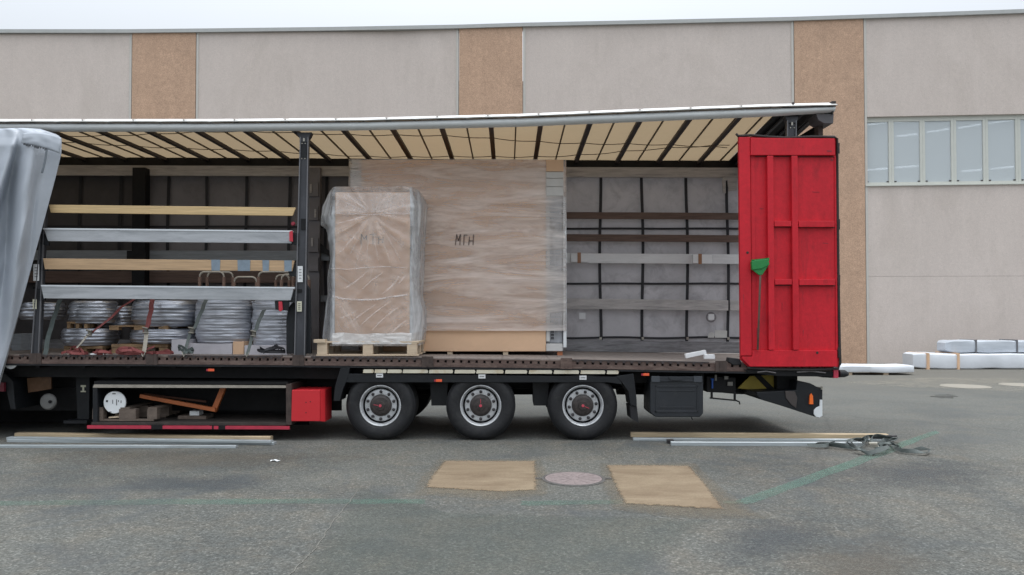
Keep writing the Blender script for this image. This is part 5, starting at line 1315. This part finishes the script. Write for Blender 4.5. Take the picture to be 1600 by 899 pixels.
utube(404,458,425,1.1, 'wide tubular stand with brown sleeves left of the middle pillar')
utube(431,452,430,1.3, 'narrow tubular stand behind the wide one left of the pillar')
utube(440,483,429,1.0, 'tubular stand whose right leg shows past the middle pillar')
# foam sleeves on the far board, offcuts on the floor
def foam(px0, px1, y0, y1, Y, lab, skew=0, tape=None):
    mb = MB().pprism([(px0,y0),(px1,y0+skew),(px1,y1+skew),(px0,y1)], Y, Y+.05); q = W((px0+px1)/2,y1,Y)
    o = obj('foam_sleeve', mb, M['foam'] if px0 > 1000 else M['lath_alu'], None, bevel=.004, loc=q); tag(o, lab, 'foam piece')
    if tape: obj('tape', MB().pprism([(tape-2.7,y0-1.2),(tape+2.7,y0-1.2),(tape+2.7,y1+1.5),(tape-2.7,y1+1.5)], Y-.006, Y+.0), M['brown_tape'], o)
foam(1083,1112.5,398,411.5,FY-.19, 'white foam sleeve taped to the far pale board, near the red door', .8, 1094)
foam(892,920,396,409.5,FY-.19, 'greyish foam sleeve taped to the far pale board, beside the big carton', .3, 905)
q = W(1088,561,.25)
mb = MB().pprism([(1070.5,553.5),(1103,547),(1104.5,553.5),(1072,560.5)], .22, .28); tag(obj('foam_offcut', mb, M['foam'], None, bevel=.006, loc=W(1071,560,.22)), 'long tilted white foam offcut on the trailer floor', 'foam piece')
mb = MB().pprism([(1101,554),(1117,554),(1118,561.5),(1101,561.5)], .14, .2); tag(obj('foam_offcut', mb, M['foam'], None, bevel=.008, loc=W(1109,561.5,.14)), 'short white foam block on the trailer floor beside the tilted one', 'foam piece')
mb = MB().pprism([(141,552.5),(162,552.5),(162,554.5),(141,554.5)], -.0, .08); tag(obj('paper_strip', mb, M['white'], None, loc=W(150,554.5,0)), 'thin white strip lying on the rail below the slanting strap', 'strip')

# ================================================================== things on the ground
def slat(px0, py0, px1, py1, r, m_, lab, sq=.6, z=None, name='loose_slat', cat='slat', group=None, wob=.0):
    z = r*sq if z is None else z
    a, b = G(px0, py0, z), G(px1, py1, z); pts = [a.lerp(b, k/24)+Vector((0, wob*math.sin(k*.6), wob*.3*abs(math.sin(k*.45)))) for k in range(25)]
    d = (b-a).normalized(); s_ = Vector((-d.y, d.x, 0)); vs = []; mb = MB()
    prof = [(-r,-r*sq*.9),(r,-r*sq*.9),(r,r*sq*.75),(r*.85,r*sq),(-r*.85,r*sq),(-r,r*sq*.75)]; n_ = len(prof)
    for p in pts:
        for (u, v) in prof: vs.append(p+s_*u+Vector((0,0,v)))
    fs = [(i*n_+k, i*n_+(k+1)%n_, (i+1)*n_+(k+1)%n_, (i+1)*n_+k) for i in range(24) for k in range(n_)]
    fs += [tuple(range(n_))[::-1], tuple(24*n_+k for k in range(n_))]
    mb.add(vs, fs); o = obj(name, mb, m_, None, loc=a.lerp(b,.5)); tag(o, lab, cat, group); return o
slat(27,679.5,424,685.5,.05, M['pole_wood'], 'dirty wooden slat at the back of the left heap on the ground', .6, wob=.006)
slat(15,688,430,692.5,.05, M['pole_alu'], 'flat aluminium slat just behind the front one of the left heap', .35)
slat(14,684.5,425,690,.045, M['pole_alu'], 'aluminium slat next to the wooden one of the left heap', .35, z=.045)
slat(-120,697,370,698,.035, M['pole_alu'], 'long thin aluminium slat in front of the left heap, running off the photo', .45)
slat(985,679,1386,682,.042, M['pole_wood'], 'clean wooden slat at the back of the right heap on the ground', .75)
slat(989,686,1380,688,.04, M['pole_alu'], 'dull aluminium slat behind the wooden one of the right heap', .35)
slat(1048,693,1345,694,.035, M['pole_alu'], 'bright hinged aluminium slat at the front of the right heap', .7)
mb = MB(); q = G(1046,693); mb.box(q.x-.03,q.x+.05,q.y-.04,q.y+.04,.0,.05); mb.box(q.x+.05,q.x+.16,q.y-.05,q.y-.02,.0,.04); tag(obj('slat_end_bracket', mb, M['nut'], None, bevel=.004, loc=q), 'dark metal end bracket at the tip of the bright slat', 'bracket')
# tangled grey straps
def tangle():
    px = [(1262,700),(1290,702),(1302,697),(1292,696),(1275,698),(1310,701),(1335,704),(1350,700),(1358,694),(1348,691),(1335,694),(1330,702),(1345,711),(1370,713),(1388,709),(1380,702),
          (1362,697),(1366,691),(1385,690),(1402,692),(1396,699),(1380,696),(1374,704),(1392,703),(1404,707),(1420,710),(1440,707),(1452,708),(1447,712),(1425,711),(1405,709),(1390,696),(1378,688)]
    rnd = random.Random(3); P = [G(a, b) for a, b in px]; fine = []; ws = []; N = 7
    for i in range(len(P)-1):
        p0, p1, p2, p3 = P[max(i-1,0)], P[i], P[i+1], P[min(i+2,len(P)-1)]
        for k in range(N):
            t = k/N; q = .5*((2*p1)+(-p0+p2)*t+(2*p0-5*p1+4*p2-p3)*t*t+(-p0+3*p1-3*p2+p3)*t*t*t)
            j = i*N+k; hgt = .028+.055*abs(math.sin(j*.145))*(1 if 6 < i < 24 else .35); q.z = hgt
            fine.append(q); tw = j*.13; ws.append((math.sin(tw)*.3, math.cos(tw), .9*math.sin(tw*1.7)+.35))
    return fine, ws
f_, ws = tangle()
q = G(1360,704); t = thing('strap_tangle', q, 'tangled grey lashing straps lying at the end of the right slats', 'lashing strap')
obj('webbing', MB().ribbon(f_, ws, .05, .004), M['strap_grey'], t)
f2 = [Vector((v.x*.96+q.x*.04+.05*math.sin(i*.31), v.y+.06*math.cos(i*.27), v.z*.7+.012)) for i, v in enumerate(f_)][30:170]
obj('webbing', MB().ribbon(f2, ws[30:170], .045, .004), M['strap_teal'], t)
mb = MB(); c = G(1364,706); mb.box(c.x-.045,c.x+.045,c.y-.03,c.y+.03,.06,.09); mb.tube([(c.x-.05,c.y,.10),(c.x+.05,c.y,.10)], .014, 8); mb.tube([(c.x-.05,c.y,.07),(c.x+.06,c.y-.02,.06)], .012, 8); obj('ratchet', mb, M['steel'], t)
mb = MB(); c = G(1375,689); mb.box(c.x-.12,c.x+.14,c.y-.02,c.y+.03,.03,.07); mb.tube([(c.x+.0,c.y,.05),(c.x+.22,c.y+.01,.06)], .012, 6); obj('ratchet_lever', mb, M['nut'], t)
c = G(430,721.5); mb = MB().grid(lambda u, v: (c.x-.05+.1*u, c.y-.02+.05*v+.01*math.sin(u*5), .006+.012*abs(math.sin(u*4+v*3))), 8, 4)
o = tag(obj('paper_scrap', mb, M['white'], None, loc=c), 'small crumpled white scrap on the asphalt below the left slats', 'litter')
# packages by the hall wall
def package(px0, px1, ytop, ybase, m_, lab, depth, feet=(), bands=(), z0=0.0, name='long_package', right_open=True):
    a = G(px0, ybase); Yp = a.y; x0_, x1_ = a.x, X(px1, Yp, ybase); zt_ = Z(ytop, Yp)
    t = thing(name, ((x0_+x1_)/2, Yp, z0), lab, 'package')
    def f(u, v):
        q = v*2*math.pi; x = x0_+(x1_-x0_)*u; e = 1
        c_, s_ = math.cos(q), math.sin(q); sg = lambda w_: (abs(w_)**.16)*(1 if w_ >= 0 else -1)
        end = min(1, u*18+.55, (1-u)*18+.55)
        y = Yp+depth/2+depth/2*sg(c_)*end; zc = (z0+zb_+zt_)/2; z = zc+(zt_-z0-zb_)/2*sg(s_)*(.6+.4*end)
        nz = .02*noise.noise(Vector((x*1.8, y*2, z*4)))+.02*noise.noise(Vector((x*.7, 1, z)))
        return (x, y+nz, z+nz)
    zb_ = .07 if feet else .012
    mb = MB().grid(lambda u, v: f(u, v), 90, 28); k = 91
    mb.f.append(tuple(j*k for j in range(28))); mb.f.append(tuple(j*k+90 for j in range(28))[::-1])
    obj('wrapping', mb, m_, t, smooth='auto')
    for p in feet: x = X(p, Yp, ybase); obj('foot', MB().box(x-.07, x+.07, Yp+.05, Yp+depth-.05, z0, z0+zb_+.03), M['pallet_new'], t)
    for p in bands:
        x = X(p, Yp, ybase); obj('band', MB().box(x-.035, x+.035, Yp-.035, Yp+depth+.03, z0+.0, zt_+.02), M['cardboard2'], t)
    return zt_, Yp
package(1250, 1433, 571.5, 586.5, M['film_white'], 'low white wrapped package on wooden feet just behind the red door', .9, feet=(1329,1386))
zt_, yq = package(1434, 1900, 553, 577.5, M['film_white'], 'long white wrapped package with tan bands by the hall wall', 1.1, bands=(1450,1497))
a = W(1481, 552, yq+.2); 
def f(u, v):
    x = a.x+(X(1900,yq+.2,552)-a.x)*u; q = v*2*math.pi; sg = lambda w_: (abs(w_)**.22)*(1 if w_ >= 0 else -1)
    e = min(1, u*25+.6); h = Z(533,yq+.2)-zt_
    return (x, yq+.55+.38*sg(math.cos(q))*e+.02*noise.noise(Vector((x*3,v*9,0))), zt_+.015+h/2+h/2*sg(math.sin(q))*e+.02*noise.noise(Vector((x*2,v*5,4))))
mb = MB().grid(f, 90, 26); mb.f.append(tuple(j*91 for j in range(26)))
t = thing('long_package', (a.x+2, yq+.5, zt_), 'grey-blue film package lying on top of the long white one', 'package')
obj('wrapping', mb, M['film_grey'], t, smooth='auto')
for p in (1524, 1588): x = X(p, yq+.2, 545); obj('tie', MB().box(x-.02, x+.02, yq+.15, yq+.96, zt_+.01, Z(531,yq+.2)), M['pillar_edge'], t)
# tractor unit at the far left, mostly hidden behind the curtain
TR = thing('tractor_unit', (X(-150), 1.2, 0), 'black tractor unit chassis in the shade at the left edge under the curtain', 'truck')
mb = MB().box(X(-420), X(60,.8), .78, .86, .55, .82); mb.box(X(-420), X(60,.8), 1.6, 1.68, .55, .82); obj('chassis_frame', mb, M['black'], TR)
c = Vector((X(-95,.25), .25, .5))
mb = MB().lathe([(.28,.02),(.33,-.01),(.44,-.01),(.49,.02),(.50,.06),(.50,.5),(.28,.5)], c, 'y', 48, False); tw = obj('wheel', mb, M['rubber'], TR, smooth='auto')
mb = MB().lathe([(.285,.03),(.27,.01),(.24,.03),(.23,.15),(.0,.16)], c, 'y', 40, False); obj('rim', mb, mat('dull_rim', (.15,.15,.15), .5, metal=.4), tw, smooth='auto')
mb = MB().pprism([(-180,585),(8,583),(20,596),(24,640),(16,640),(8,602),(-180,598)], .2, .85); obj('mudguard', mb, M['black_plastic'], TR, bevel=.01)
mb = MB().pprism([(-4,598),(6,598),(6,612),(-4,612)], .15, .19); obj('red_reflector', mb, mat('dim_red', (.12,.01,.02), .5), TR)
mb = MB().box(X(-420), X(-200), .1, 2.4, .45, 3.9); obj('cab', mb, M['black_plastic'], TR, bevel=.08)
mb = MB().lathe([(.085,0),(.08,-.006),(0,-.008)], W(17,566.5,.06), 'y', 24, False); o = obj('work_lamp', mb, M['white'], T)
